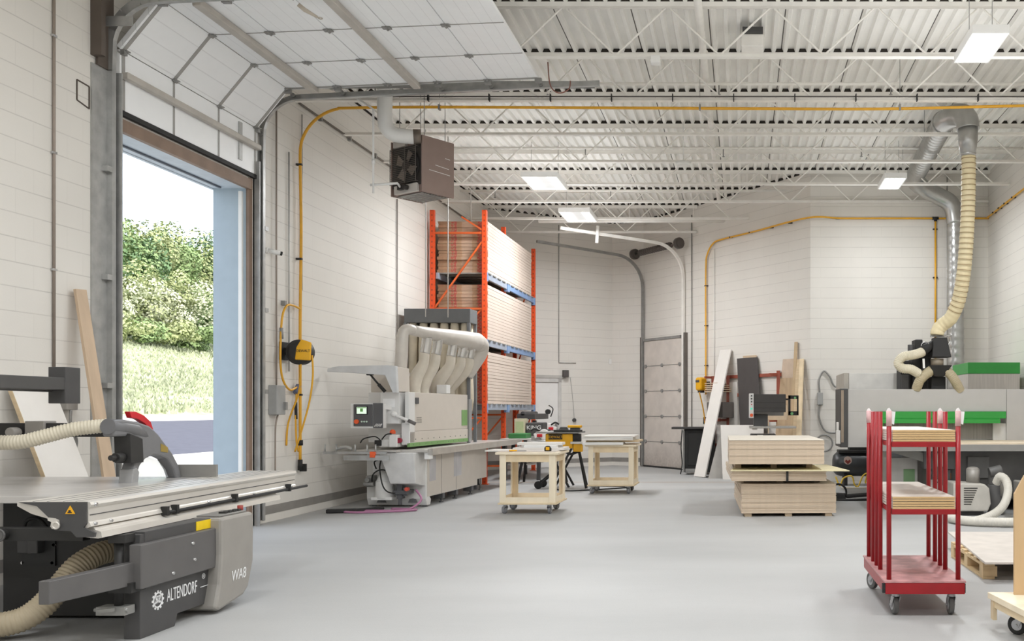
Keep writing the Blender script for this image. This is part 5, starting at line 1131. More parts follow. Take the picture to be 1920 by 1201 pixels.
# ------------------------------------------------------------------ compressor, cables, pumps near the router
cpz = T('air_compressor', 'black horizontal air tank with red and white emblem against the back wall', 'compressor', (2.3, 17.9, 0))
M_tank = mat('tank_black', (58, 60, 62), 0.35, var=0.04)
r = .235; zc = .40; yc = 17.9
m = MB(); xs = [1.70, 1.72, 1.77, 1.85, 3.1, 3.18, 3.22]; rr = [.09, .16, .21, r, r, .2, .1]; m.tube([(x, yc, zc) for x in xs], rr, 26); tk = P(cpz, 'tank', m, M_tank)
m = MB(); m.cyl((1.96, yc-r-.004, .47), (1.96, yc-r+.03, .47), .075, n=20); P(tk, 'emblem', m, mat('emblem_cream', (190, 170, 160), 0.5))
m = MB(); m.prism([(1.905, .455), (1.96, .40), (2.015, .455), (1.99, .49), (1.96, .46), (1.93, .49)], 'y', yc-r-.007, yc-r-.0045); P(tk, 'emblem_red', m, mat('emblem_red', (130, 50, 44), 0.5))
for x in (1.9, 3.0):
    m = MB(); m.box(x, x+.06, yc-.18, yc+.18, 0, .22); P(cpz, 'foot', m, M_black)
m = MB(); m.box(1.80, 2.5, yc-.2, yc+.2, .60, .66); m.box(2.0, 2.4, yc-.15, yc+.15, .66, .80); P(cpz, 'pump_head', m, M_black, 0.01)
m = MB(); m.tube(spline([W(1567, 893, 17.4)+Vector((0,0,-.0)), (1.78, 17.35, .03), (1.85, 17.4, .16), (2.0, 17.4, .20), (2.05, 17.4, .05), (2.12, 17.4, .02), (2.2, 17.4, .2), (2.28, 17.4, .24), (2.25, 17.4, .08), (2.35, 17.4, .14), (2.5, 17.4, .03)], 8), .014, 8); S('air_hose', 'yellow coiled air hose lying in front of the black air tank', 'hose', m, mat('hose_yellow', (222, 186, 60), 0.45), (2.0, 17.4, 0))
t = T('power_tool', 'black power tool with a loop handle lying on the floor right of the board piles', 'tool', (1.6, 14.9, 0))
m = MB(); m.bar((1.30, 14.95, .06), (1.62, 14.9, .05), .16, .11); m.bar((1.62, 14.9, .06), (2.05, 14.85, .10), .07, .06); P(t, 'body', m, M_black, 0.02)
m = MB(); m.torus((1.50, 14.9, .12), .13, .016, 'y', 20, 8); P(t, 'loop_handle', m, M_black)
m = MB(); m.tube(spline([(1.28, 14.9, .02), (1.6, 14.75, .018), (1.9, 14.8, .018), (2.3, 14.9, .018)], 6), .018, 8); P(t, 'lead', m, M_black)
def pump(name, label, x, y):
    t = T(name, label, 'pump', (x, y, 0))
    m = MB(); m.prism([(x-.26, .06), (x+.20, .06), (x+.24, .16), (x+.22, .36), (x+.16, .42), (x-.26, .44)], 'y', y-.22, y+.22); h = P(t, 'housing', m, mat('pump_pale', (190, 186, 178), 0.5), 0.02)
    m = MB()
    for k in range(8): m.box(x-.12, x+.06-.012*k, y-.224, y-.219, .36-.03*k, .372-.03*k)
    P(h, 'louvre', m, M_black)
    m = MB(); m.box(x-.2, x+.15, y-.18, y+.18, 0, .06); P(t, 'foot', m, M_black)
    m = MB(); m.cyl((x+.05, y, .42), (x+.05, y, .60), .09, n=16); m.ell((x+.05, y, .60), (.09, .09, .04)); P(t, 'filter_can', m, mat('can_grey', (150, 146, 140), 0.45, 0.2))
    return t
pump('vacuum_pump', 'pale vacuum pump with slatted side on the floor behind the red cart', 3.06, 12.9)
t = pump('vacuum_pump', 'second pale vacuum pump at the right edge beside a loop of hose', 4.0, 13.0)
t2 = T('exhaust_silencer', 'dark capped cylinder standing between the two vacuum pumps', 'silencer', (3.42, 12.9, 0))
m = MB(); m.cyl((3.42, 12.9, .0), (3.42, 12.9, .40), .11, n=18); m.cyl((3.42, 12.9, .40), (3.42, 12.9, .55), .10, n=18); m.cyl((3.32, 12.85, .56), (3.48, 12.85, .60), .07, n=14); P(t2, 'can', m, M_cgd, 0.006)
m = MB(); m.cyl((3.50, 12.7, .26), (3.50, 12.7, .46), .075, n=16); P(t2, 'glass_bowl', m, mat('bowl_grey', (160, 156, 150), 0.2, 0.3))
m = MB(); hose(m, [W(1868, 905, 12.62), W(1875, 893, 12.55), W(1886, 900, 12.5), W(1890, 920, 12.42), W(1882, 946, 12.3), W(1862, 964, 12.15), W(1832, 975, 12.05), W(1796, 979, 11.95)], .056, .03, .05, 14); S('vacuum_hose', 'thick white hose curving down from the pumps onto the floor', 'hose', m, mat('vacuum_hose_white', (206, 202, 192), 0.5), (3.4, 12.1, 0))
m = MB(); hose(m, [(4.2, 11.5, .06), (3.6, 11.46, .06), (3.1, 11.46, .06), (2.75, 11.6, .06), (2.58, 11.9, .06)], .056, .03, .05, 14); S('vacuum_hose', 'thick white hose lying flat on the floor behind the pallet', 'hose', m, mat('vacuum_hose_white', (206, 202, 192)), (3.4, 11.7, 0))
m = MB(); m.box(1.80, 3.05, 17.1, 17.3, .0, .012); S('floor_mat', 'pale mat strip on the floor in front of the black air tank', 'mat', m, mat('mat_pale', (214, 206, 190), 0.7), (2.4, 17.2, 0))

# ------------------------------------------------------------------ ceiling lamps
M_tube = mat('lit_tube', (255, 253, 250), 0.4, emit=9.0)
M_lens = mat('lit_lens', (150, 150, 149), 0.4, emit=1.1)
def hibay(label, x0, x1, y0, y1, z, tubes, power):
    t = T('ceiling_lamp', label, 'ceiling lamp', ((x0+x1)/2, (y0+y1)/2, z), 'high bay lamps under the roof joists')
    m = MB(); m.box(x0-.02, x1+.02, y0-.02, y1+.02, z+.05, z+.09); m.box(x0-.02, x0, y0-.02, y1+.02, z, z+.05); m.box(x1, x1+.02, y0-.02, y1+.02, z, z+.05); m.box(x0, x1, y0-.02, y0, z, z+.05); m.box(x0, x1, y1, y1+.02, z, z+.05)
    P(t, 'housing', m, M_white)
    m = MB(); m.box(x0+.002, x1-.002, y0+.002, y1-.002, z+.035, z+.045); P(t, 'lens', m, M_lens)
    for i, f in enumerate(tubes):
        m = MB(); xx = x0+(x1-x0)*f; m.cyl((xx, y0+.03, z+.02), (xx, y1-.03, z+.02), .016, n=10); P(t, 'tube', m, M_tube)
    m = MB()
    for xx in (x0+.05, x1-.05): m.cyl((xx, (y0+y1)/2, z+.09), (xx, (y0+y1)/2, HC), .004, n=6)
    P(t, 'hanger_wire', m, M_galvd, split=True)
    lamp((x0+x1)/2, (y0+y1)/2, z-.03, x1-x0, y1-y0, power)
hibay('lit white ceiling lamp with four tubes at the upper right, nearest the viewer', 2.43, 2.78, 10.04, 10.86, 5.33, (.14, .38, .62, .86), 150)
hibay('lit ceiling lamp with two pairs of tubes behind the brown unit heater', -3.72, -3.15, 16.3, 17.25, 5.35, (.08, .26, .74, .92), 145)
hibay('lit ceiling lamp with two pairs of tubes farthest back, above the orange rack', -3.64, -3.05, 19.2, 20.2, 5.35, (.08, .26, .74, .92), 122)
hibay('lit ceiling lamp before the back wall, left of the spiral duct', 2.45, 2.79, 16.3, 17.1, 5.33, (.14, .38, .62, .86), 84)

# ------------------------------------------------------------------ pipes along the roof and walls
m = MB()
m.tube([(-.47, -3, 5.80), (-.47, 20.3, 5.80)], .045, 12)
spk = T('sprinkler_main', 'white sprinkler main pipe running away from the viewer between the joists', 'pipe', (-.47, 10, 5.80)); P(spk, 'pipe', m, M_steelw)
for y in (11.9, 15.0, 18.1):
    m = MB(); m.cyl((-.47, y-.05, 5.80), (-.47, y+.05, 5.80), .062, n=12); m.box(-.50, -.44, y-.02, y+.02, 5.84, HC); P(spk, 'coupling', m, M_steelw)
for y, x1, x2 in ((12.85, -5.6, 4.7), (16.0, -5.6, 4.7), (19.1, -5.6, 1.0)):
    m = MB(); m.tube([(x1, y, 5.76), (x2, y, 5.76)], .022, 8)
    P(spk, 'branch_pipe', m, M_steelw)
    for x in [x1+.7+2.3*i for i in range(int((x2-x1)/2.3))]:
        m = MB(); m.cyl((x, y, 5.76), (x, y, 5.62), .01, n=6); m.cyl((x, y, 5.62), (x, y, 5.615), .025, n=8); P(spk, 'sprinkler_head', m, M_galvd)
m = MB(); m.tube([WX(1010, 21.4) and (WX(1010, 21.2), 21.2, WZ(414, 21.2)), (WX(1395, 21.2)-.35, 21.2, WZ(413, 21.2))], .045, 10)
bp = T('branch_main', 'thick white pipe hung across the far corner below the last joists', 'pipe', (-2.5, 21.2, 5.5)); P(bp, 'pipe', m, M_steelw)
m = MB()
for px in (1040, 1180, 1300): m.cyl((WX(px, 21.2), 21.2, WZ(414, 21.2)), (WX(px, 21.2), 21.2, HC), .006, n=6)
P(bp, 'hanger_rod', m, M_steelw, split=True)
m = MB(); a = W(1121, 423, 20.9); m.cyl(a, W(1119, 455, 20.9), .035, n=8); P(bp, 'drop_bracket', m, M_steelw)
m = MB(); m.tube([(XL+.03, 12.75, 5.47), (XL+.03, 22.2, 5.47)], .016, 8)
wl = T('wall_rail', 'thin dark line of conduit along the left wall under the joist ends', 'conduit', (XL+.03, 17, 5.47)); P(wl, 'pipe', m, mat('conduit_dark', (120, 112, 104), 0.5))
for y in (13.4, 14.4, 15.4, 16.6, 18.2): 
    m = MB(); m.box(XL, XL+.05, y-.02, y+.02, 5.43, 5.51); P(wl, 'clip', m, M_galvd)
# conduit with ties along the joist bottom chord
m = MB(); m.tube([(-5.0, 12.57, 5.50), (4.8, 12.57, 5.50)], .009, 6)
cj = T('joist_cable', 'grey cable tied along the joist above the yellow pipe', 'cable', (0, 12.57, 5.5)); P(cj, 'cable', m, mat('cable_grey', (96, 92, 88), 0.6))
for i in range(11):
    m = MB(); x = -4.1+.8*i; m.box(x-.006, x+.006, 12.54, 12.60, 5.44, 5.53); P(cj, 'tie', m, M_black)
# yellow pipe: up the left wall, across under the joist
py = T('yellow_pipe', 'yellow air pipe rising on the left wall and crossing under the roof joist', 'pipe', (XL+.05, 12.73, 1.0))
pts = [(XL+.05, 12.73, .72), (XL+.05, 12.73, 1.5), (XL+.05, 12.73, 2.6), (XL+.05, 12.76, 3.8), (XL+.05, 12.73, 4.7)]
for k in range(1, 9):
    a = PI/2*k/8; pts.append((XL+.05+.62*(1-math.cos(a)), 12.73, 4.80+.60*math.sin(a)))
pts += [(-4.2, 12.72, 5.41), (-2, 12.72, 5.40), (0, 12.72, 5.39), (1.85, 12.72, 5.385), (3.4, 12.72, 5.42), (4.80, 12.72, 5.45)]
m = MB(); m.tube(spline(pts, 4), .019, 10); P(py, 'pipe', m, M_yellow)
for z in (2.25, 3.4, 4.65, 1.6):
    m = MB(); m.box(XL, XL+.075, 12.71, 12.75, z-.012, z+.012); P(py, 'clip', m, M_black)
m = MB(); m.cyl((XL+.05, 12.73, .60), (XL+.05, 12.73, .74), .03, n=10); P(py, 'end_cap', m, M_black)
for x in (-4.0, -.55, 2.1):
    m = MB(); m.cyl((x, 12.72, 5.41), (x, 12.72, HC), .004, n=6); m.box(x-.012, x+.012, 12.69, 12.75, 5.37, 5.44); P(py, 'hanger', m, M_galvd)
# yellow pipe on the back walls
pb = T('yellow_pipe', 'yellow air pipe along the diagonal and back walls with a drop behind the router', 'pipe', (WX(1520, 18.8), 18.8, 5.15))
zz = 5.16
tt0 = 2.76
pts = [on3(tt0, .05, 1.75), on3(tt0, .05, 3.0), on3(tt0, .05, 4.55), on3(tt0+.06, .05, 4.9), on3(tt0+.3, .05, 5.12), on3(tt0+.7, .05, zz), on3(4.5, .05, zz), (C4[0]-.06, 18.80, zz), (C4[0]+.6, 18.85, zz), (3.0, 18.85, zz), (4.72, 18.85, zz), (XR-.05, 18.72, zz), (XR-.05, 17.5, zz), (XR-.05, 13.5, zz)]
m = MB(); m.tube(spline(pts, 5), .019, 10); P(pb, 'pipe', m, M_yellow)
xd = WX(1754, 18.85); m = MB(); m.cyl((xd, 18.85, zz), (xd, 18.85, 2.2), .019, n=10); P(pb, 'drop_pipe', m, M_yellow)
m = MB(); m.cyl((xd-.06, 18.85, zz), (xd+.06, 18.85, zz), .03, n=10); m.cyl((xd, 18.85, zz), (xd, 18.85, zz-.06), .03, n=10); P(pb, 'tee', m, M_black)
cl = [on3(tt0, .035, z) for z in (2.4, 3.3, 4.2)]+[on3(t, .035, zz) for t in (3.7, 4.4, 5.1, 5.7)]+[Vector((x, 18.87, zz)) for x in (1.9, 2.8, 3.75, 4.3, 4.7)]+[Vector((XR-.035, y, zz)) for y in (18.3, 17.9, 17.5, 17.0)]+[Vector((xd, 18.87, z)) for z in (4.95, 4.0)]
for c in cl:
    m = MB(); m.cbox(c, (.045, .045, .10) if c.z == zz else (.09, .05, .022)); P(pb, 'clip', m, M_black)

# ------------------------------------------------------------------ unit heater and flue
M_ht = mat('heater_taupe', (142, 122, 114), 0.45, var=0.03)
M_hdk = mat('heater_dark', (58, 54, 52), 0.5, 0.3)
h0 = Vector((-4.155, 12.5, 0)); ang = math.atan2(.40, .26); ex = Vector((math.cos(ang), math.sin(ang), 0)); ey = Vector((-math.sin(ang), math.cos(ang), 0))
zt, zb = WZ(254, 12.5), WZ(358, 12.5)
HM = Matrix(((ex.x, ey.x, 0, h0.x), (ex.y, ey.y, 0, h0.y), (0, 0, 1, 0), (0, 0, 0, 1)))   # local x: along side panel, y: along fan face
DP, WD = .50, .62
ht = T('unit_heater', 'brown ceiling hung unit heater with a fan grille below a white flue', 'heater', (-4.3, 12.7, zb))
m = MB(HM); m.box(.02, DP, .015, WD-.015, zb+.01, zt-.0); P(ht, 'casing', m, M_ht, 0.006)
m = MB(HM); m.box(-.01, DP+.01, -.012, .012, zb-.005, zt+.01); sdp = P(ht, 'side_panel', m, M_ht, 0.004)
m = MB(HM)
for x0, x1, z, s in ((.20, .42, .38, -.03), (.10, .44, .30, -.03), (.36, .44, .50, -.01)): m.bar((x0, -.014, zb+z), (x1, -.014, zb+z+s*.5), .003, .006)
P(sdp, 'scratch', m, M_white, split=True)
m = MB(HM); m.box(-.01, DP, WD-.012, WD+.006, zb, zt); P(ht, 'far_panel', m, M_ht)
m = MB(HM); m.box(.0, .02, .02, WD-.02, zb+.10, zt-.10); P(ht, 'fan_backplate', m, M_hdk)
m = MB(HM); m.cyl((-.02, WD*.45, (zt+zb)/2+.0), (.01, WD*.45, (zt+zb)/2), .225, n=30); P(ht, 'fan_shroud', m, M_black)
fc = (-.03, WD*.45, (zt+zb)/2)
m = MB(HM); m.cyl((-.045, fc[1], fc[2]), (-.02, fc[1], fc[2]), .075, n=18); m.cyl((-.05, fc[1], fc[2]), (-.045, fc[1], fc[2]), .05, n=14); P(ht, 'fan_motor', m, mat('motor_dark', (76, 70, 66), 0.4, 0.4), 0.006)
for k in range(4):
    a = .6+PI/2*k; m = MB(HM); c, s = math.cos(a), math.sin(a)
    q = [(-.045, fc[1]+.06*c-.03*s, fc[2]+.06*s+.03*c), (-.030, fc[1]+.06*c+.04*s, fc[2]+.06*s-.04*c), (-.025, fc[1]+.19*c+.09*s, fc[2]+.19*s-.09*c), (-.050, fc[1]+.20*c-.05*s, fc[2]+.20*s+.05*c)]
    m.hexa(q, [(p[0]-.004, p[1], p[2]) for p in q]); P(ht, 'fan_blade', m, mat('blade_metal', (150, 140, 132), 0.35, 0.7))
m = MB(HM)
for i in range(20):
    z = zb+.14+i*(zt-zb-.26)/19; m.box(-.058, -.053, .06, WD-.04, z-.0025, z+.0025)
for y in (.06, WD*.45, WD-.04): m.box(-.061, -.055, y-.004, y+.004, zb+.13, zt-.12)
for y in (.06, WD-.04):
    for z in (zb+.14, zt-.13): m.cyl((-.055, y, z), (.0, y, z), .004, n=6)
P(ht, 'fan_guard', m, mat('guard_wire', (112, 106, 102), 0.4, 0.5))
m = MB(HM); m.box(-.03, .02, .08, WD-.08, zb+.01, zb+.12); m.box(-.02, .10, WD-.30, WD-.05, zt-.09, zt-.0); P(ht, 'burner_box', m, mat('burner_pale', (196, 190, 184), 0.5), 0.006, split=True)
m = MB(HM); m.cyl((-.10, WD*.40, zb+.07), (-.04, WD*.40, zb+.07), .035, n=12); m.box(-.10, -.05, WD*.48, WD*.62, zb+.04, zb+.10); P(ht, 'gas_valve', m, M_hdk, 0.006, split=True)
m = MB(HM)
for i in range(9): m.box(.05+.048*i, .075+.048*i, .06, WD-.06, zb-.006, zb+.004)
P(ht, 'bottom_louvre', m, M_galv)
gp0 = HM @ Vector((-.08, WD*.55, zb+.08)); xg = WX(700, 12.3)
m = MB(); m.tube([gp0, (xg+.3, 12.32, zb+.06), (xg-.04, 12.3, zb+.03)], .016, 8); m.tube([(xg, 12.3, zb-.07), (xg, 12.3, 5.25), (xg-.25, 12.32, 5.42), (xg-.6, 12.4, 5.55)], .014, 8); m.cyl((xg, 12.3, zb+.30), (xg, 12.3, zb+.36), .024, n=8); P(ht, 'gas_pipe', m, M_white)
m = MB(HM)
for x in (.08, DP-.08):
    for y in (.06, WD-.06): m.cyl((x, y, zt), (x, y, HC), .005, n=6)
P(ht, 'hanger_rod', m, M_galvd, split=True)
fl_end = HM @ Vector((.06, WD-.17, zt+.01))
m = MB(); fx = WX(719, 12.35)
m.tube(spline([(fx, 12.4, HC-.02), (fx, 12.4, 5.5), (fx, 12.4, 5.16), (fx+.03, 12.41, 5.03), (fx+.12, 12.44, 4.965), (fx+.25, 12.48, 4.955), (fx+.36, 12.52, 4.955)], 6), .095, 18); flu = P(ht, 'flue', m, M_white)
m = MB(); m.cyl((fx+.33, 12.51, 4.955), (fx+.42, 12.54, 4.96), .10, n=18); P(ht, 'flue_collar', m, mat('collar_dark', (120, 110, 100), 0.4, 0.4))

# ------------------------------------------------------------------ left wall fittings
rl = T('hose_reel', 'black and yellow air hose reel mounted on the left wall', 'hose reel', (-5.67, 12.35, 2.1))
rc = Vector((-5.67, 12.35, 2.14))
m = MB(); m.box(XL, XL+.03, 12.25, 12.45, 2.04, 2.27); m.bar((XL+.03, 12.35, 2.16), (-5.76, 12.35, 2.14), .08, .08); P(rl, 'wall_bracket', m, M_black)
m = MB(); m.cyl(rc+Vector((0, .07, 0)), rc+Vector((0, -.08, 0)), .16, n=30); m.cyl(rc+Vector((0, -.08, 0)), rc+Vector((0, -.11, 0)), .145, .09, n=30); P(rl, 'drum', m, mat('reel_black', (48, 47, 46), 0.5), 0.012)
m = MB(); m.prism([(rc.x-.02, rc.z-.10), (rc.x+.175, rc.z-.11), (rc.x+.185, rc.z+.12), (rc.x+.06, rc.z+.16), (rc.x+.0, rc.z+.06)], 'y', rc.y-.125, rc.y-.085); yp = P(rl, 'yellow_cover', m, M_dy, 0.012)
text(yp, 'lettering', 'DEWALT', .05, (rc.x+.005, rc.y-.127, rc.z-.005), (R(90), 0, 0), M_black, .001, sx=.85)
m = MB(); hs = spline([rc+Vector((.17, -.05, -.04)), rc+Vector((.18, -.05, -.3)), rc+Vector((.13, -.03, -.62)), rc+Vector((.02, .02, -.95)), rc+Vector((-.10, .06, -1.28))], 6); m.tube(hs, .012, 8); m.tube(spline([rc+Vector((.03, -.06, -.14)), rc+Vector((-.02, 0, -.5)), rc+Vector((-.18, .05, -.9)), rc+Vector((-.22, .08, -1.2))], 6), .012, 8); P(rl, 'hose', m, M_yellow, split=True)
wf = T('air_regulator', 'yellow looped air line with small regulator left of the wall hose reel', 'air line', (XL+.05, 12.4, 2.4))
YB = 12.28
m = MB(); m.tube(spline([(XL+.05, 12.72, 2.74), (XL+.06, 12.5, 2.76), (XL+.06, 12.34, 2.74), (XL+.06, 12.22, 2.60), (XL+.06, 12.17, 2.3), (XL+.06, 12.17, 1.95), (XL+.06, 12.25, 1.76), (XL+.06, 12.42, 1.66), (XL+.06, 12.62, 1.70)], 6), .014, 8); P(wf, 'hose', m, M_yellow)
m = MB(); m.cyl((XL+.06, 12.19, 2.30), (XL+.06, 12.19, 2.44), .025, n=10); m.box(XL, XL+.05, 12.30, 12.36, 2.74, 2.80); P(wf, 'fitting', m, M_galvd, split=True)
m = MB(); m.cyl((XL+.06, 12.58, 1.62), (XL+.06, 12.66, 1.72), .035, n=12); P(wf, 'gauge', m, mat('gauge_blue', (90, 100, 130), 0.4))
m = MB(); m.tube(spline([(XL+.06, 12.60, 1.62), (XL+.06, 12.58, 1.3), (XL+.06, 12.60, 1.0), (XL+.05, 12.68, .85)], 5), .012, 8); P(wf, 'hose', m, M_yellow)
m = MB(); m.cyl((XL+.06, 12.59, 1.28), (XL+.06, 12.585, 1.5), .02, n=8); P(wf, 'coupler', m, M_black)
m = MB(); m.cyl((XL+.05, 12.735, .93), (XL+.05, 12.735, 1.0), .035, n=8); m.box(XL+.01, XL+.09, 12.8, 12.84, .58, .68); P(wf, 'hose_clamp', m, M_black, split=True)
sb = T('switch_box', 'grey steel switch box on the left wall below the hose reel', 'switch box', (XL, 12.15, 1.8))
m = MB(); m.box(XL, XL+.11, 11.97, 12.20, 1.34, 1.71); bx_ = P(sb, 'enclosure', m, mat('box_grey', (160, 160, 158), 0.5), 0.008)
m = MB(); m.box(XL+.11, XL+.14, 12.14, 12.19, 1.40, 1.50); m.cyl((XL+.06, 12.2, 1.41), (XL+.06, 12.24, 1.41), .02, n=8); P(sb, 'switch_lever', m, M_galvd, split=True)
m = MB(); m.cyl((XL+.03, 12.12, 1.71), (XL+.03, 12.12, 5.2), .011, n=8); m.tube(spline([(XL+.04, 12.14, 1.34), (XL+.04, 12.08, 1.2), (XL+.04, 12.07, .9), (XL+.04, 12.07, .62)], 5), .011, 8); P(sb, 'conduit', m, mat('conduit_grey', (150, 138, 128)), split=True)
m = MB(); m.cyl((XL+.02, 12.48, 1.9), (XL+.02, 12.48, 4.75), .009, n=8); S('wall_conduit', 'thin grey conduit just left of the yellow riser pipe', 'conduit', m, M_galv, (XL+.02, 12.48, 1.9))
m = MB(); m.cyl((XL+.02, 12.85, 3.0), (XL+.02, 12.85, 5.35), .008, n=8); S('wall_conduit', 'thin grey conduit just right of the yellow riser pipe, high on the wall', 'conduit', m, M_galv, (XL+.02, 12.85, 3.0))
sc = T('security_camera', 'small white security camera on the wall right of the open door', 'camera', (XL, 11.95, 3.35))
m = MB(); m.cyl((XL, 11.92, 3.38), (XL+.03, 11.92, 3.38), .035, n=12); m.cyl((XL+.02, 11.93, 3.38), (XL+.12, 12.02, 3.36), .03, n=12); P(sc, 'body', m, M_white)
m = MB(); m.cyl((XL+.11, 12.01, 3.362), (XL+.145, 12.035, 3.355), .026, n=12); P(sc, 'lens', m, M_black)
m = MB(); m.tube([(XL+.02, 16.4, .9), (XL+.02, 16.4, 5.0)], .010, 8); S('wall_conduit', 'thin dark conduit on the left wall beside the dust collector', 'conduit', m, mat('conduit_dark', (120, 112, 104)), (XL+.02, 16.4, .9))
for px, y, lb in ((798, 16.0, 'pale power cable dropping behind the unit heater to the collector left part'), (840, 16.1, 'pale power cable dropping behind the unit heater to the collector middle')):
    m = MB(); x = WX(px, y); m.cyl((x, y, 2.95), (x, y, HC-.01), .009, n=6); S('power_drop', lb, 'cable', m, mat('cable_pale', (206, 204, 200), 0.5), (x, y, 2.95))
m = MB(); x = WX(883, 18.6); m.cyl((x, 18.6, 4.95), (x, 18.6, HC-.01), .008, n=6); S('power_drop', 'thin pale cable dropping onto the top of the boxes in the rack', 'cable', m, mat('cable_pale', (206, 204, 200)), (x, 18.6, 4.95))
# small ceiling fittings
m = MB(); m.box(WX(1220, 11.0), WX(1238, 11.0), 10.95, 11.07, 5.36, 5.45); S('junction_box', 'small white box under the nearest roof joist', 'box', m, M_white, (WX(1229, 11), 11, 5.4), bevel=0.01)
t = T('ceiling_sensor', 'pale grey box fixture with dark top hanging between the first two joists', 'fixture', (WX(1413, 11.0), 11.8, 5.7))
m = MB(); m.box(WX(1392, 11.8), WX(1430, 11.8), 11.6, 11.95, 5.95, 6.03); P(t, 'mount', m, M_sawgry, 0.004)
m = MB(); m.box(WX(1390, 11.8), WX(1431, 11.8), 11.62, 11.95, 5.80, 5.95); P(t, 'housing', m, M_steelw, 0.01)
m = MB(); x = WX(1281, 15.6); m.cyl((x, 15.6, 5.36), (x, 15.6, 5.42), .10, .13, n=20); m.cyl((x, 15.6, 5.42), (x, 15.6, HC), .008, n=6); S('smoke_detector', 'flat round white detector hanging mid ceiling', 'detector', m, M_white, (x, 15.6, 5.4))
# conduits and fittings on the back walls
m = MB(); m.tube([on3(2.15, .02, .5), on3(2.15, .02, 5.9)], .012, 8); S('wall_conduit', 'thin conduit running up right beside the closed far loading door', 'conduit', m, M_galvd, on3(2.15, .02, .5))
m = MB(); m.tube([on3(3.05, .02, 1.8), on3(3.05, .02, 5.0)], .009, 8); S('wall_conduit', 'thin white conduit right of the far yellow drop pipe', 'conduit', m, M_white, on3(3.05, .02, 1.8))
m = MB(); x = WX(1776, 18.88); m.cyl((x, 18.88, 1.5), (x, 18.88, HC-.1), .010, n=8); S('wall_conduit', 'thin conduit on the back wall just left of the spiral downpipe', 'conduit', m, M_galv, (x, 18.88, 1.5))
m = MB(); m.tube([on2(1.75, .02, 2.55), on2(1.75, .02, 5.9)], .010, 8); m.tube([on2(1.75, .02, 2.55), on2(2.2, .02, 2.55)], .010, 8); S('wall_conduit', 'thin conduit coming down above the white door', 'conduit', m, M_galv, on2(1.75, .02, 2.55))
t = T('alarm_keypad', 'small pale plate on the wall left of the closed far loading door', 'switch plate', on2(3.15, 0, 2.6))
m = MB(); m.hexa([on2(3.1, 0, 2.55), on2(3.17, 0, 2.55), on2(3.17, 0, 2.68), on2(3.1, 0, 2.68)], [on2(3.1, .03, 2.55), on2(3.17, .03, 2.55), on2(3.17, .03, 2.68), on2(3.1, .03, 2.68)]); P(t, 'plate', m, M_white, 0.006)
t = T('wall_outlet', 'small dark outlet with a cord on the wall right of the white door', 'outlet', on2(2.15, 0, 1.15))
m = MB(); m.cyl(on2(2.15, 0, 1.15), on2(2.15, .06, 1.15), .045, n=12); P(t, 'outlet', m, M_sawgry)
m = MB(); m.tube(spline([on2(2.15, .03, 1.18), on2(2.12, .03, 1.6), on2(2.05, .02, 2.2)], 5), .006, 6); P(t, 'cord', m, M_galv)
t = T('disconnect_switch', 'grey switch box with looped flexible conduit on the back wall beside the router', 'switch box', (WX(1537, 18.85), 18.85, 1.6))
x = WX(1537, 18.85)
m = MB(); m.box(x-.05, x+.06, 18.80, 18.9, 1.50, 1.74); P(t, 'enclosure', m, mat('box_grey', (160, 160, 158)), 0.008)
m = MB(); m.tube(spline([(x, 18.86, 1.74), (x-.01, 18.86, 2.0), (x+.08, 18.86, 2.16), (x+.2, 18.86, 2.05), (x+.30, 18.86, 1.86), (x+.55, 18.86, 1.84)], 6), .018, 8)
m.tube(spline([(x, 18.86, 1.50), (x-.01, 18.86, 1.25), (x+.12, 18.86, .98), (x+.4, 18.86, .95)], 6), .018, 8); m.torus((x+.09, 18.84, .75), .16, .016, 'y', 24, 8); P(t, 'flexible_conduit', m, M_galvd, split=True)
r2 = T('hose_reel', 'small yellow hose reel at the foot of the far yellow drop pipe', 'hose reel', on3(2.8, .2, 1.9))
m = MB(); c = on3(2.82, .22, 1.98); m.bar(c-DX*.10, c+DX*.10, .20, .30); P(r2, 'drum', m, M_dy, 0.045)
m = MB(); m.bar(c-DX*.06+Vector((0,0,-.17)), c+DX*.06+Vector((0,0,-.17)), .10, .05); m.bar(c-DX*.07+DN*.102+Vector((0,0,.06)), c+DX*.07+DN*.102+Vector((0,0,.06)), .006, .05); m.bar(on3(2.82, 0, 2.0), c, .08, .08); P(r2, 'bracket', m, M_sawgry)
m = MB(); c2 = c+DN*.05; m.tube(spline([c2+Vector((0, 0, -.18)), on3(2.85, .18, 1.4), on3(2.9, .15, 1.0), on3(2.98, .12, .72), on3(3.1, .12, .9), on3(3.06, .12, 1.3)], 6), .015, 8); P(r2, 'hose', m, M_yellow)
m = MB(); m.cyl(on3(2.80, .1, 1.08), on3(2.80, .1, 1.24), .04, n=8); P(r2, 'coupler', m, M_black)

# ------------------------------------------------------------------ things along the diagonal wall
def lean(name, label, cat, pxb, pyb, wid, pxt, pyt, mm, thick=.02, widt=None, grp=None, edge=None):
    """board leaning on the diagonal wall: foot at a floor pixel, top-left at a pixel, widths in pixels"""
    Yb = FL(pyb); a = W(pxb, pyb, Yb); a.z = 0
    # point of the wall plane seen at the top pixel
    k = (pxt-CX)/FPX; t = (k*C3[1]-C3[0])/(DX.x-k*DX.y); top = on3(t, 0.03); top.z = WZ(pyt, top.y)
    d = DX*(wid*Yb/FPX/max(.2, (DX.x-(pxb-CX)/FPX*DX.y))); dt = DX*((widt or wid)*top.y/FPX/max(.2, (DX.x-(pxt-CX)/FPX*DX.y)))
    m = MB(); q = [a, a+d, top+dt, top]; n = (q[1]-q[0]).cross(q[3]-q[0]).normalized()
    if n.y > 0: n = -n
    m.hexa(q, [p+n*thick for p in q]); o = S(name, label, cat, m, mm, a, grp, 0.001)
    return o
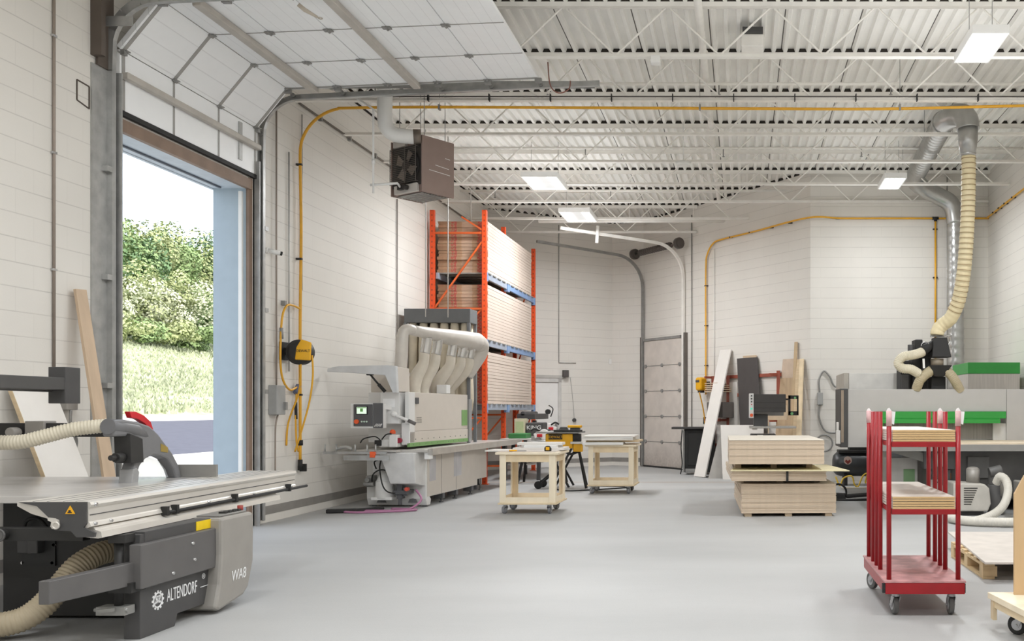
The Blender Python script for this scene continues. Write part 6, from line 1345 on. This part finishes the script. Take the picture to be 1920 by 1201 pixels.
lean('leaning_board', 'tall white board leaning sideways near the small yellow hose reel', 'board', 1303, 893, 20, 1354, 657, M_lam, .03)
m = MB(); m.hexa([on3(3.35, .02, 0), on3(3.95, .02, 0), on3(3.95, .06, .0), on3(3.35, .06, .0)], [on3(3.35, .02, 2.0), on3(3.95, .02, 2.0), on3(3.95, .06, 2.0), on3(3.35, .06, 2.0)])
S('leaning_board', 'white panel standing against the diagonal wall behind the black panel', 'board', m, M_lam, on3(3.6, .04, 0))
rkk = T('lumber_rack', 'rust brown wall rack with horizontal arms holding board offcuts', 'rack', on3(4.0, .1, 0))
for z, a, b in ((2.12, 3.0, 5.4), (1.72, 3.1, 4.2), (1.18, 3.0, 3.7), (.62, 3.0, 3.6)):
    m = MB(); m.bar(on3(a, .03, z), on3(b, .03, z), .05, .07); P(rkk, 'rail', m, mat('rust_paint', (150, 78, 60), 0.55, var=0.08))
for tt in (3.05, 3.62, 5.35):
    m = MB(); m.bar(on3(tt, .06, 0), on3(tt, .06, 2.2 if tt > 5 else 2.15), .07, .07); P(rkk, 'upright', m, mat('rust_paint', (150, 78, 60)))
    m = MB(); m.bar(on3(tt, .06, 2.12), on3(tt, .28, 2.12), .04, .05); P(rkk, 'arm', m, mat('rust_paint', (150, 78, 60)))
    m = MB(); m.bar(on3(tt, .06, 1.18), on3(tt, .28, 1.18), .04, .05); P(rkk, 'arm', m, mat('rust_paint', (150, 78, 60)))
for i in range(5):
    m = MB(); m.bar(on3(3.15, .2, 1.80+.045*i), on3(3.75-.03*i, .2, 1.80+.045*i), .3, .022); S('board_offcut', 'beige board offcut in the small pile on the rust brown rack', 'board', m, M_osb, on3(3.4, .2, 1.8+.045*i), 'board offcuts on the rust brown rack')
m = MB(); m.bar(on3(3.25, .22, 1.40), on3(3.85, .22, 1.40), .3, .34); bn = S('storage_bin', 'dark grey bin on the rust brown rack with a small pale label', 'bin', m, mat('bin_dark', (104, 98, 94), 0.55), on3(3.5, .2, 1.2), bevel=.015)
m = MB(); m.bar(on3(3.45, .375, 1.42), on3(3.68, .375, 1.42), .004, .08); P(bn, 'label', m, mat('bin_label', (180, 172, 164), 0.5))
lean('leaning_board', 'large black panel leaning on the diagonal wall above the board piles', 'board', 1393, 893, 40, 1385, 672, mat('black_panel', (72, 68, 67), 0.45, var=0.04), .02, 37)
lean('leaning_board', 'beige board just showing above the top of the black panel', 'board', 1402, 890, 24, 1396, 667, M_osb, .015)
lean('leaning_board', 'broad beige board with a raw face behind the edge sander', 'board', 1448, 893, 40, 1471, 673, mat('beige_panel', (206, 186, 166), 0.6), .015, 26)
lean('leaning_board', 'brown grained board in front of the broad beige board', 'board', 1452, 897, 40, 1462, 709, mat('brown_board', (182, 158, 128), 0.6, var=0.06, stretch=(3, 3, .4)), .018, 32)
lean('leaning_board', 'tall narrow strip sticking up highest among the leaning boards', 'board', 1479, 900, 7, 1493, 641, mat('strip_wood', (190, 166, 132), 0.6), .02, 5)
lean('leaning_board', 'dark edged board right of the tall narrow strip', 'board', 1484, 902, 9, 1497, 674, M_ply, .025, 7)
lean('leaning_board', 'pale wooden board farthest right among the leaning boards', 'board', 1491, 905, 9, 1503, 673, M_birch2, .025, 7)
m = MB(); m.bar(on3(5.6, .80, 1.33), on3(6.3, .62, 1.35), .02, .28); m.bar(on3(5.9, .76, 0), on3(5.9, .76, 1.22), .06, .02); S('leaning_board', 'short beige board set crosswise at the right end of the leaning boards', 'board', m, M_osb, on3(5.9, .3, 0))
m = MB(); q = [Vector((WX(1355, 19.4), 19.4, 0)), Vector((WX(1432, 19.4), 19.4, 0)), Vector((WX(1432, 19.7), 19.75, 1.09)), Vector((WX(1351, 19.7), 19.75, 1.09))]
m.hexa(q, [p+Vector((0, -.02, 0)) for p in q]); S('leaning_board', 'low wide white panel standing behind the left of the board piles', 'board', m, M_lam, (-.1, 19.5, 0), bevel=.001)
m = MB(); q = [Vector((WX(1328, 19.6), 19.6, 0)), Vector((WX(1354, 19.6), 19.6, 0)), Vector((WX(1356, 19.9), 20.0, 1.06)), Vector((WX(1353, 19.9), 20.0, 1.08))]
m.hexa(q, [p+Vector((0, -.02, 0)) for p in q]); S('leaning_board', 'grey white triangular offcut leaning beside the tall white board', 'board', m, mat('offcut_grey', (168, 164, 158), 0.5), (-.5, 19.6, 0))
t = T('black_tool_cabinet', 'black steel cabinet with a wide black top before the far loading door', 'cabinet', (WX(1292, 20.75), 20.9, 0))
m = MB(); m.box(WX(1283, 20.75), WX(1340, 20.75), 20.75, 21.25, .05, .98); P(t, 'body', m, M_black, .015)
m = MB(); m.box(WX(1259, 20.65), WX(1336, 20.65), 20.65, 21.25, .985, 1.03); P(t, 'top', m, mat('black_top', (48, 46, 45), 0.5), .004)
m = MB(); m.box(WX(1290, 20.74), WX(1322, 20.74), 20.735, 20.75, .2, .9); P(t, 'door', m, mat('gloss_black', (28, 28, 28), 0.2), .006)
m = MB(); m.box(WX(1285, 20.74), WX(1326, 20.74), 20.74, 20.75, .06, .13); m.box(WX(1280, 20.74), WX(1283.5, 20.74), 20.74, 20.80, .05, .95); P(t, 'trim', m, M_galvd, split=True)
m = MB(); m.tube(spline([(WX(1279, 20.65), 20.67, .98), (WX(1277, 20.65), 20.65, .6), (WX(1279, 20.65), 20.65, .25), (WX(1276, 20.65), 20.63, .02)], 5), .012, 6); P(t, 'cord', m, M_black)
# edge sander
es = T('edge_sander', 'edge sanding machine with black belt housing and white control column', 'sander', (.4, 16.5, 0))
Y = 16.5
m = MB(); m.box(WX(1407, Y), WX(1455, Y), Y+.05, Y+.6, 0, .98); P(es, 'base', m, mat('sander_dark', (66, 64, 63), 0.5), .01)
m = MB(); m.box(WX(1420, Y), WX(1431, Y), Y+.04, Y+.05, .93, .97); m.box(WX(1410, Y), WX(1420, Y), Y+.04, Y+.05, 1.06, 1.11); P(es, 'rating_plate', m, M_lam, split=True)
m = MB(); m.box(WX(1405, Y), WX(1492, Y), Y-.15, Y+.5, 1.085, 1.12); P(es, 'table', m, mat('sander_table', (176, 174, 170), 0.35, 0.5), .004)
m = MB(); m.prism([(Y-.05, 1.44), (Y+.5, 1.44), (Y+.5, 1.30), (Y+.15, 1.30)], 'x', WX(1413, Y), WX(1470, Y)); P(es, 'lower_guard', m, mat('sander_grey', (170, 168, 166), 0.5))
m = MB(); m.box(WX(1413, Y), WX(1473, Y), Y-.08, Y+.5, 1.36, 1.67); P(es, 'belt_housing', m, mat('housing_black', (58, 55, 53), 0.4), .01)
m = MB()
for z in (1.43, 1.52): m.box(WX(1414, Y), WX(1472, Y), Y-.083, Y-.08, z, z+.006)
P(es, 'housing_seam', m, M_black, split=True)
m = MB(); m.box(WX(1404.5, Y), WX(1413, Y), Y-.10, Y+.4, 1.26, 1.68); cc = P(es, 'control_column', m, M_mw, .006)
xs = WX(1409, Y)
for z, r_, mm in ((1.64, .012, M_black), (1.59, .014, M_black), (1.54, .012, M_sawgry), (1.49, .010, M_red), (1.42, .018, mat('lit_green', (80, 200, 170), 0.4, emit=.6)), (1.31, .028, M_orange)):
    m = MB(); m.cyl((xs, Y-.10, z), (xs, Y-.118, z), r_, n=12); P(cc, 'button', m, mm)
m = MB(); m.box(WX(1413, Y), WX(1440, Y), Y+.1, Y+.5, 1.12, 1.32); P(es, 'column', m, M_sawgry)
m = MB(); a0, a1, b0, b1 = WX(1478, Y), WX(1497, Y), WZ(777, Y), WZ(741, Y)
for (x0, x1, z0, z1_) in ((a0, a0+.035, b0, b1), (a1-.025, a1, b0-.01, b1-.02), (a0, a1, b1-.06, b1), (a0, a1, b0-.01, b0+.06)): m.box(x0, x1, Y-.06, Y+.0, z0, z1_)
m.box(WX(1473, Y), a0, Y-.03, Y-.01, b1-.08, b1-.05); P(es, 'idler_guard', m, M_black)
m = MB(); m.cyl((a0+.06, Y-.065, b0+.02), (a0+.06, Y-.06, b0+.02), .025, n=12); m.cyl((a1-.06, Y-.065, b1-.04), (a1-.06, Y-.06, b1-.04), .02, n=12); P(es, 'green_mark', m, mat('mark_green', (110, 170, 110), 0.5), split=True)

# ------------------------------------------------------------------ outdoors, seen through the open door
M_asph = mat('asphalt', (84, 84, 94), 0.85, var=0.06, scale=3, bump=0.15, bscale=20)  # the building's shade on the yard is put into this dark base colour
M_conc = mat('yard_concrete', (206, 202, 192), 0.8, var=0.04)
M_grass = mat('slope_grass', (168, 176, 142), 0.9, var=0.14, scale=1.2)
def ghz(x):
    d = -x
    pts_ = ((6.3, -.02), (10, .0), (16.5, .10), (30, .83), (33, 1.08), (52, 7.0), (62, 9.5), (110, 24))
    for (a, za), (b, zb_) in zip(pts_, pts_[1:]):
        if d <= b: return za+(zb_-za)*(d-a)/(b-a)
    return 24
def strip(xs, m, y0=-10, y1=180):
    b = MB(); ys = [y0+(y1-y0)*i/40 for i in range(41)]
    rg = random.Random(4); vs = [(-x, y, ghz(-x)+(rg.uniform(-.25, .25) if 34 < x else 0)) for x in xs for y in ys]
    n = 41; b.add(vs, [(i*n+j, i*n+j+1, (i+1)*n+j+1, (i+1)*n+j) for i in range(len(xs)-1) for j in range(n-1)], True); return b
struct('ground_1', strip([6.32, 8, 10, 13, 16.5], M_conc), M_conc, label='pale concrete apron outside the open loading door', cat='ground')
struct('ground_2', strip([16.5, 20, 25, 30], M_asph), M_asph, label='dark asphalt yard beyond the concrete apron', cat='ground')
struct('ground_3', strip([30, 31.5, 33], M_conc), M_conc, label='pale kerb and gravel strip below the grassy slope', cat='ground')
struct('ground_4', strip([33, 36, 39, 42, 45, 48, 52, 57, 62, 75, 90, 110], M_grass), M_grass, label='grassy slope outside the open loading door', cat='hill')
def leaf_mat(name, c):
    m = mat(name, c, 0.6, var=0.16, scale=.5); b = m.node_tree.nodes['Principled BSDF']
    return m
L1 = [leaf_mat('leaf_green', (132, 154, 100)), leaf_mat('leaf_olive', (160, 168, 118)), leaf_mat('leaf_pale', (196, 200, 168)), leaf_mat('leaf_deep', (96, 124, 80))]
rt = random.Random(21)
def leaves(mb, c, r, n, size):
    vs, fs = [], []
    blobs = [(Vector((rt.gauss(0, .45)*r[0], rt.gauss(0, .45)*r[1], rt.uniform(-.7, .75)*r[2])), rt.uniform(.28, .5)) for _ in range(11)]
    for i in range(n):
        bc, br = rt.choice(blobs); v = Vector((rt.gauss(0, 1), rt.gauss(0, 1), rt.gauss(0, 1))).normalized()
        p = Vector(c)+bc+Vector((v.x*r[0], v.y*r[1], v.z*r[2]))*br*rt.uniform(.8, 1.05)
        u = (v+Vector((rt.uniform(-.8, .8), rt.uniform(-.8, .8), rt.uniform(-.3, 1.0)))).normalized()
        a = u.cross(Vector((rt.uniform(-1, 1), rt.uniform(-1, 1), rt.uniform(-1, 1)))).normalized(); b = u.cross(a)
        s = size*rt.uniform(.6, 1.3); k = len(vs)
        vs += [p-a*s*.5, p+b*s*.3, p+a*s*.5, p-b*s*.3]; fs.append((k, k+1, k+2, k+3))
    mb.add(vs, fs); return mb
def tree(label, px, X, h, w, n, size, mi, cat='tree', nm='leafy_tree', grp='trees on the slope'):
    Y = -X*FPX/(CX-px); z = ghz(X); t = T(nm, label, cat, (X, Y, z), grp)
    m = MB(); leaves(m, (X, Y, z+h*.56), (w*.5, w*.5, h*.5), n, size); P(t, 'crown', m, L1[mi])
    if nm == 'leafy_tree':
        m = MB(); m.tube([(X, Y, z-.3), (X+.1, Y, z+h*.3), (X+.05, Y+.1, z+h*.75)], [.25, .2, .08], 8); P(t, 'trunk', m, mat('bark', (104, 92, 80), 0.9))
ft = [(205, -58, 11.0, 8, 2600, 0, 'bushy tree at the left of the skyline outside'), (238, -60, 11.6, 7, 2600, 1, 'tallest pale green tree left of the middle outside'), (268, -57, 9.8, 6.5, 2400, 3, 'dark green tree in the dip of the skyline outside'), (300, -61, 11.2, 8, 2600, 0, 'broad green tree in the middle of the skyline outside'),
      (335, -59, 11.0, 7.5, 2600, 1, 'rounded olive green tree right of the middle outside'), (368, -60, 11.4, 8, 2600, 0, 'leafy tree near the right of the skyline outside'), (402, -58, 11.0, 8, 2600, 3, 'dark leafy tree beside the blue door reveal outside'), (432, -60, 11, 8, 1500, 0, 'leafy tree mostly hidden behind the blue door reveal')]
SKY = [418, 412, 438, 434, 428, 432, 438, 440]
for (px, X, h, w, n, mi, lb), ys_ in zip(ft, SKY):
    Yt = -X*FPX/(CX-px); tree(lb, px, X, (WZ(ys_, Yt)-ghz(X))/1.06, w*1.08, n*2, .36, mi)
for px, X, w in ((466, -59, 8), (502, -60, 8.5)):
    Yt = -X*FPX/(CX-px); tree('leafy tree hidden behind the blue door reveal', px, X, (WZ(438, Yt)-ghz(X))/1.06, w, 2200, .45, 0)
for px, X in ((436, -53), (472, -53)): tree('bush hidden behind the blue door reveal', px, X, 5.8, 6.5, 1500, .4, 1, 'bush', 'leafy_bush', 'bushes along the top of the slope')
fb = [(214, -54, 5.2, 6, 1500, 2, 'pale bush at the left foot of the trees outside'), (248, -53.5, 6.2, 6.5, 1700, 1, 'tall olive bush left of the middle outside'), (280, -53, 5.6, 6, 1600, 2, 'silvery bush below the dark tree outside'), (312, -54, 6.4, 6.5, 1700, 1, 'yellow green bush in the middle of the slope top'),
      (342, -53, 5.6, 6, 1600, 2, 'pale silvery bush right of the middle outside'), (372, -53.5, 6.2, 6, 1600, 0, 'green bush near the right of the slope top'), (400, -53, 5.6, 6, 1500, 3, 'dark bush beside the blue door reveal outside'),
      (230, -51.5, 2.6, 5, 900, 1, 'low olive shrub at the left edge of the grass'), (275, -51, 2.4, 5, 900, 0, 'low green shrub at the edge of the grass, left of the middle'), (325, -51, 2.5, 5, 900, 1, 'low olive shrub at the edge of the grass, right of the middle'), (375, -51, 2.4, 5, 900, 0, 'low green shrub at the right edge of the grass')]
for px, X, h, w, n, mi, lb in fb: tree(lb, px, X, h, w, n*2, .30, mi, 'bush', 'leafy_bush', 'bushes along the top of the slope')
vs, fs = [], []
for i in range(20000):
    X = -rt.uniform(33.4, 52); px = rt.uniform(150, 520); Y = -X*FPX/(CX-px); z = ghz(X)-.1; h = rt.uniform(.15, .5); k = len(vs); a = rt.uniform(0, PI); w = .10+.2*h
    vs += [(X-w*math.cos(a), Y-w*math.sin(a), z), (X+w*math.cos(a), Y+w*math.sin(a), z), (X+rt.uniform(-.2, .2), Y+rt.uniform(-.2, .2), z+h)]; fs.append((k, k+1, k+2))
gm = MB(); gm.add(vs, fs); S('grass', 'sunlit dry grass growing on the slope outside', 'grass', gm, mat('grass_blade', (176, 182, 150), 0.8, var=0.28, scale=2), (-42, 70, ghz(-42)), kind='stuff')
